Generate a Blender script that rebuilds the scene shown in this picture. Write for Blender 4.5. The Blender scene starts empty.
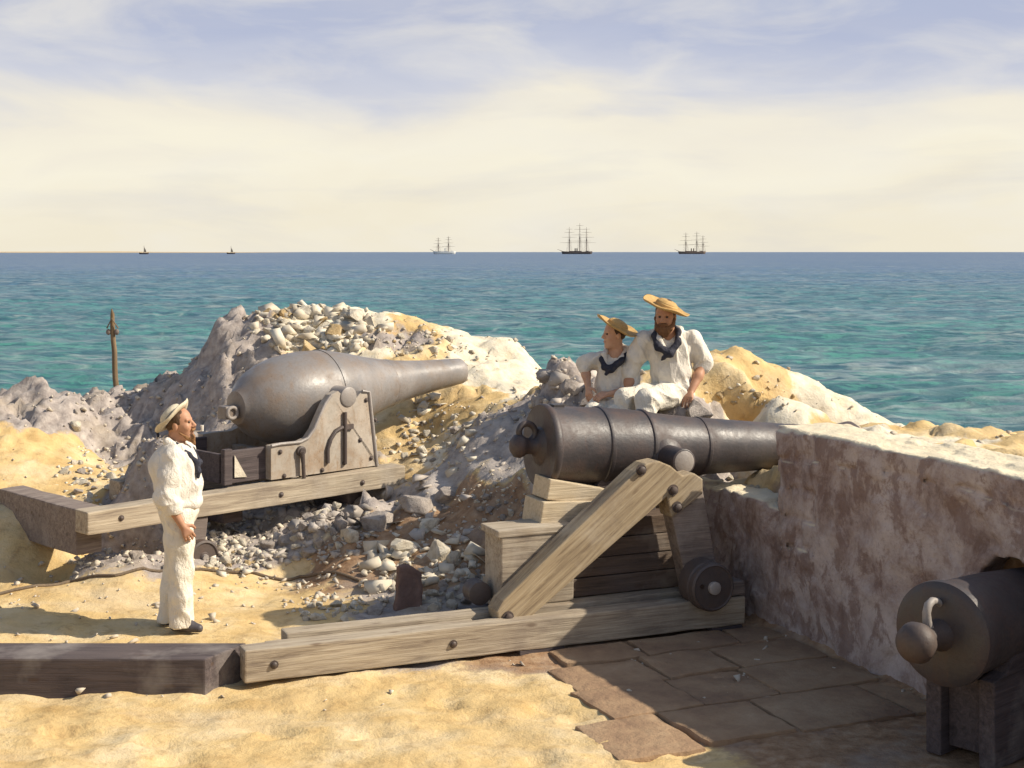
import bpy, bmesh, math, random
import numpy as np
from mathutils import Vector, Matrix
from mathutils import noise as mnoise

random.seed(7)
rng = np.random.default_rng(11)
SC = bpy.context.scene
COL = SC.collection
PI = math.pi
H, F = 2.95, 1400.0            # eye height above the gun floor (m), focal length (px)

# ---------------------------------------------------------------- layout helpers
def W(px, py, Y):
    return Vector(((px-512)/F*Y, Y, H-(py-252)/F*Y))
def G(px, py, z=0.0):
    return W(px, py, F*(H-z)/(py-252))

class Frame:
    def __init__(s, ox, oy, deg):
        s.o = Vector((ox, oy)); s.ang = math.radians(deg)
        s.u = Vector((math.cos(s.ang), math.sin(s.ang))); s.v = Vector((-s.u.y, s.u.x))
    def pl(s, px, py, b):          # pixel -> (a, z) on the upright plane at b
        k = (px-512)/F
        Y = (b + s.o.dot(s.v))/(k*s.v.x + s.v.y)
        p = Vector((k*Y, Y))-s.o
        return p.dot(s.u), H-(py-252)/F*Y
    def w(s, a, b, z):
        p = s.o + s.u*a + s.v*b
        return Vector((p.x, p.y, z))
    def inv(s, x, y):
        dx, dy = x-s.o.x, y-s.o.y
        return dx*s.u.x+dy*s.u.y, dx*s.v.x+dy*s.v.y
    def scale(s, px, b):
        k = (px-512)/F
        return F/((b + s.o.dot(s.v))/(k*s.v.x + s.v.y))

# ---------------------------------------------------------------- numpy noise
def _hash(ix, iy, iz, seed):
    n = (ix.astype(np.int64)*374761393 + iy.astype(np.int64)*668265263 + iz.astype(np.int64)*2147483647 + seed*974634777) & 0xffffffff
    n = ((n ^ (n >> 13))*1274126177) & 0xffffffff
    n = (n ^ (n >> 16)) & 0xffff
    return n/32767.5-1.0
def vnoise(x, y, z, seed=0):
    x, y, z = np.broadcast_arrays(np.asarray(x, float), np.asarray(y, float), np.asarray(z, float))
    ix, iy, iz = np.floor(x), np.floor(y), np.floor(z)
    fx, fy, fz = x-ix, y-iy, z-iz
    fx = fx*fx*(3-2*fx); fy = fy*fy*(3-2*fy); fz = fz*fz*(3-2*fz)
    r = 0
    for dx in (0, 1):
        wx = fx if dx else 1-fx
        for dy in (0, 1):
            wy = fy if dy else 1-fy
            for dz in (0, 1):
                wz = fz if dz else 1-fz
                r = r + _hash(ix+dx, iy+dy, iz+dz, seed)*wx*wy*wz
    return r
def fbm(x, y, z, o=4, seed=0, gain=.5):
    r, a, f = 0, 1.0, 1.0
    for i in range(o):
        r = r + a*vnoise(np.asarray(x)*f, np.asarray(y)*f, np.asarray(z)*f, seed+i*17); a *= gain; f *= 2.03
    return r
def worley(x, y, seed=0):
    # nearest-cell random value, tilt of the cell and distance to the cell border
    ix, iy = np.floor(x), np.floor(y); f1 = np.full(x.shape, 9.0); f2 = f1.copy(); rv = np.zeros(x.shape); tl = rv.copy()
    for dx in (-1, 0, 1):
        for dy in (-1, 0, 1):
            cx, cy = ix+dx, iy+dy; z = np.zeros(x.shape)
            px = x-(cx+.5+.48*_hash(cx, cy, z, seed)); py = y-(cy+.5+.48*_hash(cx, cy, z, seed+1))
            d = np.hypot(px, py); c = d < f1
            f2 = np.where(c, f1, np.minimum(f2, d)); f1 = np.where(c, d, f1)
            rv = np.where(c, _hash(cx, cy, z, seed+2), rv)
            tl = np.where(c, _hash(cx, cy, z, seed+3)*px+_hash(cx, cy, z, seed+4)*py, tl)
    return rv, tl, f2-f1
def sst(a, b, x):
    t = np.clip((x-a)/(b-a), 0, 1); return t*t*(3-2*t)

# ---------------------------------------------------------------- object helpers
def link(name, me, mat=None, parent=None, smooth=None):
    o = bpy.data.objects.new(name, me); COL.objects.link(o)
    if mat is not None: me.materials.append(mat)
    if parent is not None: o.parent = parent
    return o
def tag(o, label=None, cat=None, group=None, kind=None):
    if label: o['label'] = label
    if cat: o['category'] = cat
    if group: o['group'] = group
    if kind: o['kind'] = kind
    return o
def empty(name, loc, rz, label, cat, group=None):
    o = bpy.data.objects.new(name, None); COL.objects.link(o)
    o.location = loc; o.rotation_euler = (0, 0, rz); o.empty_display_size = .2
    return tag(o, label, cat, group)

class MB:
    """collects shapes given in frame coordinates, then makes ONE mesh"""
    def __init__(s): s.bm = bmesh.new()
    def face_prism(s, ring0, ring1):
        n = len(ring0)
        A = [s.bm.verts.new(p) for p in ring0]; B = [s.bm.verts.new(p) for p in ring1]
        s.bm.faces.new(A[::-1]); s.bm.faces.new(B)
        for i in range(n):
            j = (i+1) % n
            s.bm.faces.new((A[i], A[j], B[j], B[i]))
        return s
    def box(s, x0, x1, y0, y1, z0, z1, z2=None, z3=None):
        # z2,z3: other end heights (bottom, top) at x1
        if z2 is None: z2, z3 = z0, z1
        return s.face_prism([(x0, y0, z0), (x1, y0, z2), (x1, y0, z3), (x0, y0, z1)][::-1],
                            [(x0, y1, z0), (x1, y1, z2), (x1, y1, z3), (x0, y1, z1)][::-1])
    def prism(s, poly, y0, y1):     # poly of (a,z)
        ar = sum(poly[i][0]*poly[(i+1) % len(poly)][1]-poly[(i+1) % len(poly)][0]*poly[i][1] for i in range(len(poly)))
        if ar > 0: poly = poly[::-1]
        return s.face_prism([(a, y0, z) for a, z in poly], [(a, y1, z) for a, z in poly])
    def lathe(s, prof, org, axis, n=48, closed=True):
        ax = Vector(axis).normalized(); org = Vector(org)
        t = Vector((0, 0, 1)) if abs(ax.z) < .9 else Vector((1, 0, 0))
        e1 = ax.cross(t).normalized(); e2 = ax.cross(e1)
        rings = []
        for d, r in prof:
            if r < 1e-5: rings.append([s.bm.verts.new(org+ax*d)])
            else: rings.append([s.bm.verts.new(org+ax*d+(e1*math.cos(2*PI*i/n)+e2*math.sin(2*PI*i/n))*r) for i in range(n)])
        for A, B in zip(rings, rings[1:]):
            for i in range(n):
                j = (i+1) % n
                if len(A) == 1 and len(B) == 1: continue
                if len(A) == 1: s.bm.faces.new((A[0], B[i], B[j]))
                elif len(B) == 1: s.bm.faces.new((A[i], B[0], A[j]))
                else: s.bm.faces.new((A[i], B[i], B[j], A[j]))
        return s
    def tube(s, pts, r, n=10, cap=True):
        pts = [Vector(p) for p in pts]; m = len(pts)
        rs = r if isinstance(r, (list, tuple)) else [r]*m
        rings = []; prev = None
        for i, p in enumerate(pts):
            d = (pts[min(i+1, m-1)]-pts[max(i-1, 0)]).normalized()
            if prev is None:
                t = Vector((0, 0, 1)) if abs(d.z) < .9 else Vector((1, 0, 0))
                e1 = d.cross(t).normalized()
            else: e1 = (prev-d*prev.dot(d)).normalized()
            prev = e1; e2 = d.cross(e1)
            rings.append([s.bm.verts.new(p+(e1*math.cos(2*PI*k/n)+e2*math.sin(2*PI*k/n))*rs[i]) for k in range(n)])
        for A, B in zip(rings, rings[1:]):
            for i in range(n):
                j = (i+1) % n; s.bm.faces.new((A[i], A[j], B[j], B[i]))
        if cap:
            s.bm.faces.new(rings[0][::-1]); s.bm.faces.new(rings[-1])
        return s
    def sphere(s, c, r, n=20, sc=(1, 1, 1)):
        M = Matrix.Translation(Vector(c)) @ Matrix.Diagonal((r*sc[0], r*sc[1], r*sc[2], 1))
        bmesh.ops.create_uvsphere(s.bm, u_segments=n, v_segments=n//2+2, radius=1, matrix=M); return s
    def done(s, name, mat, parent, off=(0, 0, 0), bevel=0, smooth=False, sub=0, rough=0, label=None, ang=35):
        bm = s.bm
        bmesh.ops.recalc_face_normals(bm, faces=bm.faces)
        if bevel:
            ed = [e for e in bm.edges if len(e.link_faces) == 2 and e.calc_face_angle() > .5]
            bmesh.ops.bevel(bm, geom=ed, offset=bevel, segments=2, affect='EDGES', profile=.6, clamp_overlap=True)
        if sub:
            for _ in range(sub):
                long = [e for e in bm.edges if e.calc_length() > .09]
                if not long: break
                bmesh.ops.subdivide_edges(bm, edges=long, cuts=1, use_grid_fill=True)
        if rough:
            for v in bm.verts:
                p = v.co
                v.co += Vector((mnoise.noise(p*6), mnoise.noise(p*6+Vector((9, 3, 1))), mnoise.noise(p*6+Vector((1, 7, 5)))))*rough
        off = Vector(off)
        for v in bm.verts: v.co -= off
        me = bpy.data.meshes.new(name); 
        if smooth:
            for f in bm.faces: f.smooth = True
            for e in bm.edges:
                if len(e.link_faces) == 2 and e.calc_face_angle() > math.radians(ang): e.smooth = False
        bm.to_mesh(me); bm.free()
        o = link(name, me, mat, parent)
        if label: o['label'] = label
        return o

# ---------------------------------------------------------------- signed-distance modelling (one continuous skin)
class SDF:
    def __init__(s, lo, hi, res):
        s.lo = np.array(lo, float); s.res = res
        s.n = np.ceil((np.array(hi, float)-s.lo)/res).astype(int)+1
        s.f = np.full(s.n, .25, np.float32)
    def _sub(s, lo, hi, m):
        a = np.clip(np.floor((np.array(lo)-m-s.lo)/s.res).astype(int), 0, s.n-1)
        b = np.clip(np.ceil((np.array(hi)+m-s.lo)/s.res).astype(int)+1, 1, s.n)
        sl = tuple(slice(i, j) for i, j in zip(a, b))
        g = np.meshgrid(*[s.lo[i]+s.res*np.arange(a[i], b[i]) for i in range(3)], indexing='ij', sparse=True)
        return sl, g
    def _mix(s, sl, d, k, op):
        f = s.f[sl]
        if op == 'sub':
            s.f[sl] = np.maximum(f, -d); return
        if k > 0:
            h = np.clip(.5+.5*(f-d)/k, 0, 1); s.f[sl] = f+(d-f)*h-k*h*(1-h)
        else: s.f[sl] = np.minimum(f, d)
    def cap(s, a, b, r1, r2=None, k=.02, op='add'):
        r2 = r1 if r2 is None else r2
        a = np.array(a, float); b = np.array(b, float); R = max(r1, r2)
        sl, (x, y, z) = s._sub(np.minimum(a, b)-R, np.maximum(a, b)+R, k+s.res*3)
        ab = b-a; L = (ab@ab)+1e-9
        t = np.clip(((x-a[0])*ab[0]+(y-a[1])*ab[1]+(z-a[2])*ab[2])/L, 0, 1)
        d = np.sqrt((x-a[0]-t*ab[0])**2+(y-a[1]-t*ab[1])**2+(z-a[2]-t*ab[2])**2)-(r1+(r2-r1)*t)
        s._mix(sl, d, k, op); return s
    def chain(s, pts, rs, k=.02):
        for i in range(len(pts)-1): s.cap(pts[i], pts[i+1], rs[i], rs[i+1], k)
        return s
    def ell(s, c, r, k=.02, op='add', rot=None):
        c = np.array(c, float); r = np.array(r, float); R = r.max()
        sl, (x, y, z) = s._sub(c-R, c+R, k+s.res*3)
        x, y, z = x-c[0], y-c[1], z-c[2]
        if rot is not None:
            M = np.array(rot.inverted()) if isinstance(rot, Matrix) else rot
            x, y, z = [M[i][0]*x+M[i][1]*y+M[i][2]*z for i in range(3)]
        k0 = np.sqrt((x/r[0])**2+(y/r[1])**2+(z/r[2])**2)
        k1 = np.sqrt((x/r[0]**2)**2+(y/r[1]**2)**2+(z/r[2]**2)**2)+1e-9
        s._mix(sl, k0*(k0-1)/k1, k, op); return s
    def box(s, lo, hi, rd=.02, k=0, op='add'):
        lo = np.array(lo, float); hi = np.array(hi, float); c = (lo+hi)/2; hf = (hi-lo)/2-rd
        sl, (x, y, z) = s._sub(lo, hi, max(k, 0)+s.res*4)
        qx, qy, qz = np.abs(x-c[0])-hf[0], np.abs(y-c[1])-hf[1], np.abs(z-c[2])-hf[2]
        d = np.sqrt(np.maximum(qx, 0)**2+np.maximum(qy, 0)**2+np.maximum(qz, 0)**2)+np.minimum(np.maximum(qx, np.maximum(qy, qz)), 0)-rd
        s._mix(sl, d, k, op); return s
    def grid(s):
        return np.meshgrid(*[s.lo[i]+s.res*np.arange(s.n[i]) for i in range(3)], indexing='ij')
    def disp(s, amp, freq, seed=0, o=3):
        m = np.abs(s.f) < amp*2+s.res*3
        idx = np.argwhere(m); p = s.lo+idx*s.res
        fr = np.broadcast_to(freq, 3)
        s.f[m] += amp*fbm(p[:, 0]*fr[0], p[:, 1]*fr[1], p[:, 2]*fr[2], o, seed); return s
    def mesh(s, name):
        f = s.f; ins = f < 0
        c = np.zeros(tuple(s.n-1), int)
        for dx in (0, 1):
            for dy in (0, 1):
                for dz in (0, 1):
                    c += ins[dx:s.n[0]-1+dx, dy:s.n[1]-1+dy, dz:s.n[2]-1+dz]
        cells = np.argwhere((c > 0) & (c < 8))
        idm = -np.ones(tuple(s.n-1), int); idm[tuple(cells.T)] = np.arange(len(cells))
        acc = np.zeros((len(cells), 3)); cnt = np.zeros(len(cells))
        cs = [(i, j, k) for i in (0, 1) for j in (0, 1) for k in (0, 1)]
        for A in cs:
            for ax in range(3):
                if A[ax]: continue
                B = list(A); B[ax] = 1
                fa = f[tuple((cells+A).T)]; fb = f[tuple((cells+B).T)]
                m = (fa < 0) != (fb < 0)
                t = np.where(m, fa/(fa-fb+1e-12), 0)
                P = np.repeat(np.array(A, float)[None], len(cells), 0); P[:, ax] += t
                acc += P*m[:, None]; cnt += m
        V = s.lo+(cells+acc/cnt[:, None])*s.res
        Q = []
        for ax in range(3):
            a1, a2 = (ax+1) % 3, (ax+2) % 3
            sl0 = [slice(None)]*3; sl1 = [slice(None)]*3
            sl0[ax] = slice(0, -1); sl1[ax] = slice(1, None)
            i0, i1 = ins[tuple(sl0)], ins[tuple(sl1)]
            e = np.argwhere(i0 != i1); fl = i0[tuple(e.T)]
            ok = (e[:, a1] > 0) & (e[:, a2] > 0) & (e[:, a1] < s.n[a1]-1) & (e[:, a2] < s.n[a2]-1)
            e, fl = e[ok], fl[ok]
            d1 = np.zeros(3, int); d1[a1] = 1; d2 = np.zeros(3, int); d2[a2] = 1
            q = np.stack([idm[tuple((e-d1-d2).T)], idm[tuple((e-d2).T)], idm[tuple(e.T)], idm[tuple((e-d1).T)]], 1)
            q = np.where(fl[:, None], q, q[:, ::-1]); Q.append(q)
        Q = np.concatenate(Q); Q = Q[(Q >= 0).all(1)]
        return mesh_np(name, V, Q)
def mesh_np(name, V, Q, smooth=True):
    me = bpy.data.meshes.new(name)
    k = Q.shape[1]
    me.vertices.add(len(V)); me.vertices.foreach_set('co', np.asarray(V, np.float32).ravel())
    me.loops.add(Q.size); me.loops.foreach_set('vertex_index', Q.astype(np.int32).ravel())
    me.polygons.add(len(Q)); me.polygons.foreach_set('loop_start', np.arange(0, Q.size, k, dtype=np.int32))
    me.update(calc_edges=True); me.validate()
    if smooth: me.polygons.foreach_set('use_smooth', np.ones(len(me.polygons), bool))
    return me

# ---------------------------------------------------------------- materials
class M:
    def __init__(s, name, rough=.8, spec=.3, metal=0):
        s.m = bpy.data.materials.new(name); s.m.use_nodes = True
        s.t = s.m.node_tree; s.b = s.t.nodes['Principled BSDF']
        s.b.inputs['Roughness'].default_value = rough; s.b.inputs['Metallic'].default_value = metal
        s.b.inputs['Specular IOR Level'].default_value = spec
        s.tc = s.t.nodes.new('ShaderNodeTexCoord')
    def n(s, typ, **kw):
        nd = s.t.nodes.new('ShaderNode'+typ)
        for k, v in kw.items(): setattr(nd, k, v)
        return nd
    def l(s, a, b): s.t.links.new(a, b)
    def coord(s, scale=(1, 1, 1), rot=(0, 0, 0), src='Object'):
        mp = s.n('Mapping'); s.l(s.tc.outputs[src], mp.inputs[0])
        mp.inputs['Scale'].default_value = scale; mp.inputs['Rotation'].default_value = rot
        return mp.outputs[0]
    def noise(s, sc, co=None, det=5, rough=.55, dist=0):
        nd = s.n('TexNoise'); nd.inputs['Scale'].default_value = sc; nd.inputs['Detail'].default_value = det
        nd.inputs['Roughness'].default_value = rough; nd.inputs['Distortion'].default_value = dist
        s.l(co if co is not None else s.tc.outputs['Object'], nd.inputs['Vector']); return nd.outputs[0]
    def ramp(s, fac, stops):
        r = s.n('ValToRGB'); e = r.color_ramp.elements
        while len(e) < len(stops): e.new(.5)
        for i, (p, c) in enumerate(stops):
            e[i].position = p; e[i].color = (*c, 1) if len(c) == 3 else c
        s.l(fac, r.inputs[0]); return r.outputs[0]
    def g(s, fac, a, b):          # grey ramp
        return s.ramp(fac, [(a, (0, 0, 0)), (b, (1, 1, 1))])
    def mix(s, fac, a, b, mode='MIX'):
        nd = s.n('Mix', data_type='RGBA', blend_type=mode)
        for sock, v in ((nd.inputs['Factor'], fac), (nd.inputs['A'], a), (nd.inputs['B'], b)):
            if isinstance(v, (int, float)): sock.default_value = v
            elif isinstance(v, tuple): sock.default_value = (*v, 1)
            else: s.l(v, sock)
        return nd.outputs['Result']
    def math(s, op, a, b=0.0):
        nd = s.n('Math', operation=op)
        for i, v in enumerate((a, b)):
            if isinstance(v, (int, float)): nd.inputs[i].default_value = v
            else: s.l(v, nd.inputs[i])
        return nd.outputs[0]
    def col(s, c):
        if isinstance(c, tuple): s.b.inputs['Base Color'].default_value = (*c, 1)
        else: s.l(c, s.b.inputs['Base Color'])
        return s
    def bump(s, h, strength=.5, dist=.02):
        nd = s.n('Bump'); nd.inputs['Strength'].default_value = strength; nd.inputs['Distance'].default_value = dist
        s.l(h, nd.inputs['Height']); s.l(nd.outputs[0], s.b.inputs['Normal']); return s
    def rgh(s, sock): s.l(sock, s.b.inputs['Roughness']); return s

def wood(name, light, mid, dark, ang=0.0, worn=.5):
    m = M(name, .8, .2)
    co = m.coord((1, 1, 1), (0, ang, 0))
    mp = m.n('Mapping'); m.l(co, mp.inputs[0]); mp.inputs['Scale'].default_value = (.9, 13, 13)
    g1 = m.noise(2.2, mp.outputs[0], 7, .65, .6)
    mp2 = m.n('Mapping'); m.l(co, mp2.inputs[0]); mp2.inputs['Scale'].default_value = (1.5, 55, 55)
    g2 = m.noise(1.5, mp2.outputs[0], 4, .6)
    big = m.noise(2.3, co, 4, .6)
    c = m.ramp(g1, [(.28, dark), (.48, mid), (.7, light)])
    c = m.mix(m.g(g2, .35, .7), m.mix(.45, c, dark), c)
    c = m.mix(m.math('MULTIPLY', m.g(big, .45, .75), worn), c, m.mix(.5, dark, (.2, .17, .16)))
    vk = m.n('TexVoronoi'); mpk = m.n('Mapping'); m.l(co, mpk.inputs[0]); mpk.inputs['Scale'].default_value = (.9, 2.6, 2.6); vk.inputs['Scale'].default_value = 2.3; m.l(mpk.outputs[0], vk.inputs['Vector'])
    c = m.mix(m.ramp(vk.outputs['Distance'], [(.05, (.75, .75, .75)), (.12, (0, 0, 0))]), c, m.mix(.5, dark, (.12, .07, .04)))
    st = m.noise(1.1, co, 6, .7); c = m.mix(m.math('MULTIPLY', m.g(st, .53, .66), .55), c, m.mix(.6, c, (.13, .10, .09)))
    bl = m.noise(1.7, m.coord((1, 1, 1), (.4, 0, 0)), 5, .6); c = m.mix(m.math('MULTIPLY', m.g(bl, .55, .7), .45), c, m.mix(.5, light, (.55, .51, .45)))
    crack = m.ramp(g2, [(.2, (0, 0, 0)), (.34, (1, 1, 1))])
    m.col(m.mix(crack, dark, c)); m.bump(m.math('ADD', g1, m.math('MULTIPLY', g2, .7)), .55, .012)
    return m.m
def iron(name, base, rust, rough=.45, rusty=.5, spec=.5):
    m = M(name, rough, spec)
    n1 = m.noise(4.5, None, 7, .65); n2 = m.noise(38, None, 4, .6); n3 = m.noise(1.7, m.coord((1, 1, .45)), 5, .6)
    c = m.mix(m.math('MULTIPLY', m.g(n1, .42, .7), rusty), base, rust)
    c = m.mix(m.math('MULTIPLY', m.g(n3, .5, .68), .45), c, tuple(min(1, v*1.7+.02) for v in base))
    c = m.mix(m.math('MULTIPLY', m.g(n2, .5, .75), .35), c, tuple(v*.55 for v in base))
    n5 = m.noise(9, m.coord((1, 1, .25)), 7, .75, .4); c = m.mix(m.math('MULTIPLY', m.g(n5, .56, .66), rusty*.8), c, rust)
    vp = m.n('TexVoronoi'); vp.inputs['Scale'].default_value = 26; m.l(m.tc.outputs['Object'], vp.inputs['Vector'])
    pit = m.ramp(vp.outputs['Distance'], [(.08, (0, 0, 0)), (.22, (1, 1, 1))]); pit = m.mix(m.g(n1, .45, .6), (1.0, 1.0, 1.0), pit)
    sc = m.noise(5, m.coord((1, 9, 1), (0, .5, .3)), 6, .75); c = m.mix(m.math('MULTIPLY', m.g(sc, .62, .72), .3), c, tuple(min(1, v*2.2+.04) for v in base))
    c = m.mix(m.math('SUBTRACT', .5, m.math('MULTIPLY', pit, .5)), c, tuple(v*.5 for v in rust))
    m.col(c); m.rgh(m.ramp(n1, [(.3, (rough-.1,)*3), (.7, (rough+.28,)*3)]))
    m.bump(m.math('ADD', m.math('ADD', n2, n1), m.math('MULTIPLY', pit, .5)), .2, .011)
    return m.m
def stone(name, c1, c2, c3, bump=.7):
    m = M(name, .92, .15)
    oi = m.n('ObjectInfo')
    va = m.n('VectorMath', operation='ADD'); m.l(m.tc.outputs['Object'], va.inputs[0])
    cx = m.n('CombineXYZ'); 
    for i in range(3): m.l(m.math('MULTIPLY', oi.outputs['Random'], 37.0+i*11), cx.inputs[i])
    m.l(cx.outputs[0], va.inputs[1])
    n1 = m.noise(2.4, va.outputs[0], 6, .65); n2 = m.noise(14, va.outputs[0], 5, .65)
    c = m.ramp(n1, [(.32, c3), (.5, c1), (.7, c2)])
    c = m.mix(m.math('MULTIPLY', m.g(n2, .45, .7), .3), c, c3)
    c = m.mix(m.math('MULTIPLY', oi.outputs['Random'], .35), c, c3)
    m.col(c); m.bump(m.math('ADD', n2, n1), bump, .03); return m.m
def cloth(name, c1, c2, rough=.9):
    m = M(name, rough, .1)
    n1 = m.noise(9, None, 4, .5); n2 = m.noise(3, None, 3, .5)
    c = m.mix(m.g(n1, .4, .7), c1, c2); c = m.mix(m.math('MULTIPLY', m.g(n2, .5, .7), .4), c, c2)
    mp = m.coord((1, 1, .55))
    m.col(c); m.bump(m.math('ADD', m.noise(20, mp, 4, .6, 1.2), m.math('MULTIPLY', m.noise(90, None, 3, .6), .25)), .8, .025); return m.m
# ---------------------------------------------------------------- palette
WOOD_PALE = wood('pale_weathered_wood', (.56, .485, .37), (.43, .36, .265), (.18, .14, .105), 0, .3)
WOOD_BRACE = wood('brace_wood', (.53, .43, .29), (.41, .32, .20), (.18, .13, .085), math.radians(38), .2)
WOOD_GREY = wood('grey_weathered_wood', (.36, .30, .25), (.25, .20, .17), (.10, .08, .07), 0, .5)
WOOD_SHADE = wood('shaded_board_wood', (.20, .145, .105), (.135, .095, .07), (.06, .045, .038), 0, .4)  # darker brown that paints the shade on the carriage cheek boards
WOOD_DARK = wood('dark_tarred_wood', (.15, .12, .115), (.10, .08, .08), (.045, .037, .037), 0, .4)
WOOD_CREAM = wood('fresh_cut_wood', (.66, .56, .40), (.58, .48, .33), (.40, .31, .2), 0, .1)
WOOD_POST = wood('post_wood', (.32, .22, .12), (.22, .15, .08), (.1, .07, .04), PI/2, .4)
IRON_BLACK = iron('black_painted_iron', (.05, .044, .045), (.10, .052, .036), .42, .5)
IRON_GREY = iron('bare_grey_iron', (.205, .19, .18), (.19, .13, .085), .36, .75)
IRON_PLATE = iron('dusty_iron_plate', (.37, .325, .27), (.27, .175, .10), .62, .9, .35)
IRON_BOLT = iron('bolt_iron', (.07, .055, .05), (.12, .07, .045), .5, .5)
IRON_WORN = iron('worn_bright_iron', (.30, .27, .245), (.25, .19, .14), .45, .3)
ST_PALE = stone('pale_limestone', (.66, .60, .48), (.74, .69, .58), (.42, .36, .28))
ST_GREY = stone('grey_stone', (.42, .37, .325), (.53, .475, .42), (.25, .215, .19))
ST_BRICK = stone('reddish_stone', (.25, .16, .125), (.31, .21, .17), (.14, .09, .075))
ST_OCHRE = stone('ochre_stone', (.55, .41, .22), (.62, .5, .31), (.36, .25, .13))
CLOTH = cloth('white_duck_cloth', (.76, .71, .62), (.66, .61, .53))
CLOTH_TR = cloth('white_duck_trousers', (.78, .72, .60), (.69, .63, .52))
NAVY = cloth('dark_silk', (.03, .032, .045), (.055, .055, .07), .6)
def flat(name, c1, c2, sc=30, rough=.7, spec=.2, b=.15):
    m = M(name, rough, spec); n = m.noise(sc, None, 4, .6)
    m.col(m.mix(m.g(n, .35, .7), c1, c2)); m.bump(n, b, .01); return m.m
SKIN = flat('tanned_skin', (.46, .25, .15), (.40, .20, .12), 25, .55, .3, .05)
SKIN_PALE = flat('fair_skin', (.56, .33, .21), (.50, .27, .17), 25, .55, .3, .05)
HAIR = flat('brown_hair', (.10, .055, .03), (.06, .035, .02), 60, .6, .3, .6)
BEARD_RED = flat('ginger_beard', (.30, .16, .07), (.2, .1, .045), 60, .7, .2, .6)
BEARD = flat('brown_beard', (.19, .095, .045), (.12, .06, .03), 60, .7, .2, .6)
SHOE = flat('dark_leather', (.05, .045, .05), (.09, .08, .085), 20, .5, .4, .1)
EYE = flat('dark_eye', (.03, .02, .015), (.05, .03, .02), 20, .3, .5, .05)
LIP = flat('lip', (.36, .14, .1), (.3, .12, .09), 20, .5, .3, .05)
CLAY = flat('clay_pipe_white', (.7, .66, .58), (.6, .56, .5), 20, .6, .3, .05)
def straw_mat():
    m = M('plaited_straw', .75, .25)
    gr = m.n('TexWave', wave_type='RINGS', rings_direction='Z'); gr.inputs['Scale'].default_value = 32; gr.inputs['Distortion'].default_value = .6
    m.l(m.tc.outputs['Object'], gr.inputs['Vector'])
    n = m.noise(25, None, 4, .6)
    m.col(m.mix(m.g(n, .35, .7), (.56, .37, .15), (.44, .27, .10)))
    m.bump(m.math('ADD', gr.outputs['Fac'], m.math('MULTIPLY', n, .5)), .5, .008); return m.m
STRAW = straw_mat()
SENNIT = flat('white_sennit_straw', (.66, .59, .44), (.56, .48, .34), 40, .75, .2, .4)
ROPE = flat('tarred_rope', (.13, .10, .075), (.2, .15, .1), 50, .9, .1, .5)

# ---------------------------------------------------------------- camera, sun, sky
cam = bpy.data.cameras.new('camera'); co = bpy.data.objects.new('camera', cam); COL.objects.link(co)
co.location = (0, 0, H); co.rotation_euler = (PI/2, 0, 0)
cam.sensor_width = 36; cam.lens = F/1024*36; cam.shift_y = -132/1024
cam.clip_start = .1; cam.clip_end = 200000
SC.camera = co
SUN_EL, SUN_AZ = 37.5, -3.0         # azimuth from +X, towards the viewer
sd = Vector((math.cos(math.radians(SUN_EL))*math.cos(math.radians(SUN_AZ)), math.cos(math.radians(SUN_EL))*math.sin(math.radians(SUN_AZ)), math.sin(math.radians(SUN_EL))))
sl = bpy.data.lights.new('sun', 'SUN'); sl.energy = 4.5; sl.angle = math.radians(.55); sl.color = (1, .9, .74)
so = bpy.data.objects.new('sun', sl); COL.objects.link(so); so.rotation_euler = sd.to_track_quat('Z', 'Y').to_euler(); so.location = (20, -6, 25)
wd = bpy.data.worlds.new('World'); SC.world = wd; wd.use_nodes = True
wt = wd.node_tree; wt.nodes.clear()
def wn(t, **kw):
    n = wt.nodes.new('ShaderNode'+t)
    for k, v in kw.items(): setattr(n, k, v)
    return n
def wl(a, b): wt.links.new(a, b)
sky = wn('TexSky', sky_type='NISHITA'); sky.sun_disc = False
sky.sun_elevation = math.radians(SUN_EL); sky.sun_rotation = math.radians(90-SUN_AZ); sky.air_density = 1.2; sky.dust_density = 2.0
bg1 = wn('Background'); bg1.inputs[1].default_value = .1; wl(sky.outputs[0], bg1.inputs[0])
tc = wn('TexCoord'); sep = wn('SeparateXYZ'); wl(tc.outputs['Generated'], sep.inputs[0])
def wmath(op, a, b=0.0, c=None):
    n = wn('Math', operation=op)
    for i, v in enumerate((a, b) if c is None else (a, b, c)):
        if isinstance(v, (int, float)): n.inputs[i].default_value = v
        else: wl(v, n.inputs[i])
    return n.outputs[0]
def wnoise(scale, sc, det, off=0.0, rough=.55):
    mp = wn('Mapping'); mp.inputs['Scale'].default_value = scale; mp.inputs['Location'].default_value = (off, off*.7, off*.3)
    wl(tc.outputs['Generated'], mp.inputs[0]); n = wn('TexNoise'); n.inputs['Scale'].default_value = sc; n.inputs['Detail'].default_value = det
    n.inputs['Roughness'].default_value = rough; n.inputs['Distortion'].default_value = .5
    wl(mp.outputs[0], n.inputs['Vector']); return n.outputs[0]
def wramp(f, st):
    r = wn('ValToRGB'); e = r.color_ramp.elements
    while len(e) < len(st): e.new(.5)
    for i, (p, c) in enumerate(st): e[i].position = p; e[i].color = (*c, 1)
    wl(f, r.inputs[0]); return r.outputs[0]
z = sep.outputs[2]
n1 = wnoise((1, 1, 3.2), 5.0, 7, 3.1, .5); n2 = wnoise((1, 1, 3.4), 8.0, 7, 7.7, .56)
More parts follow.
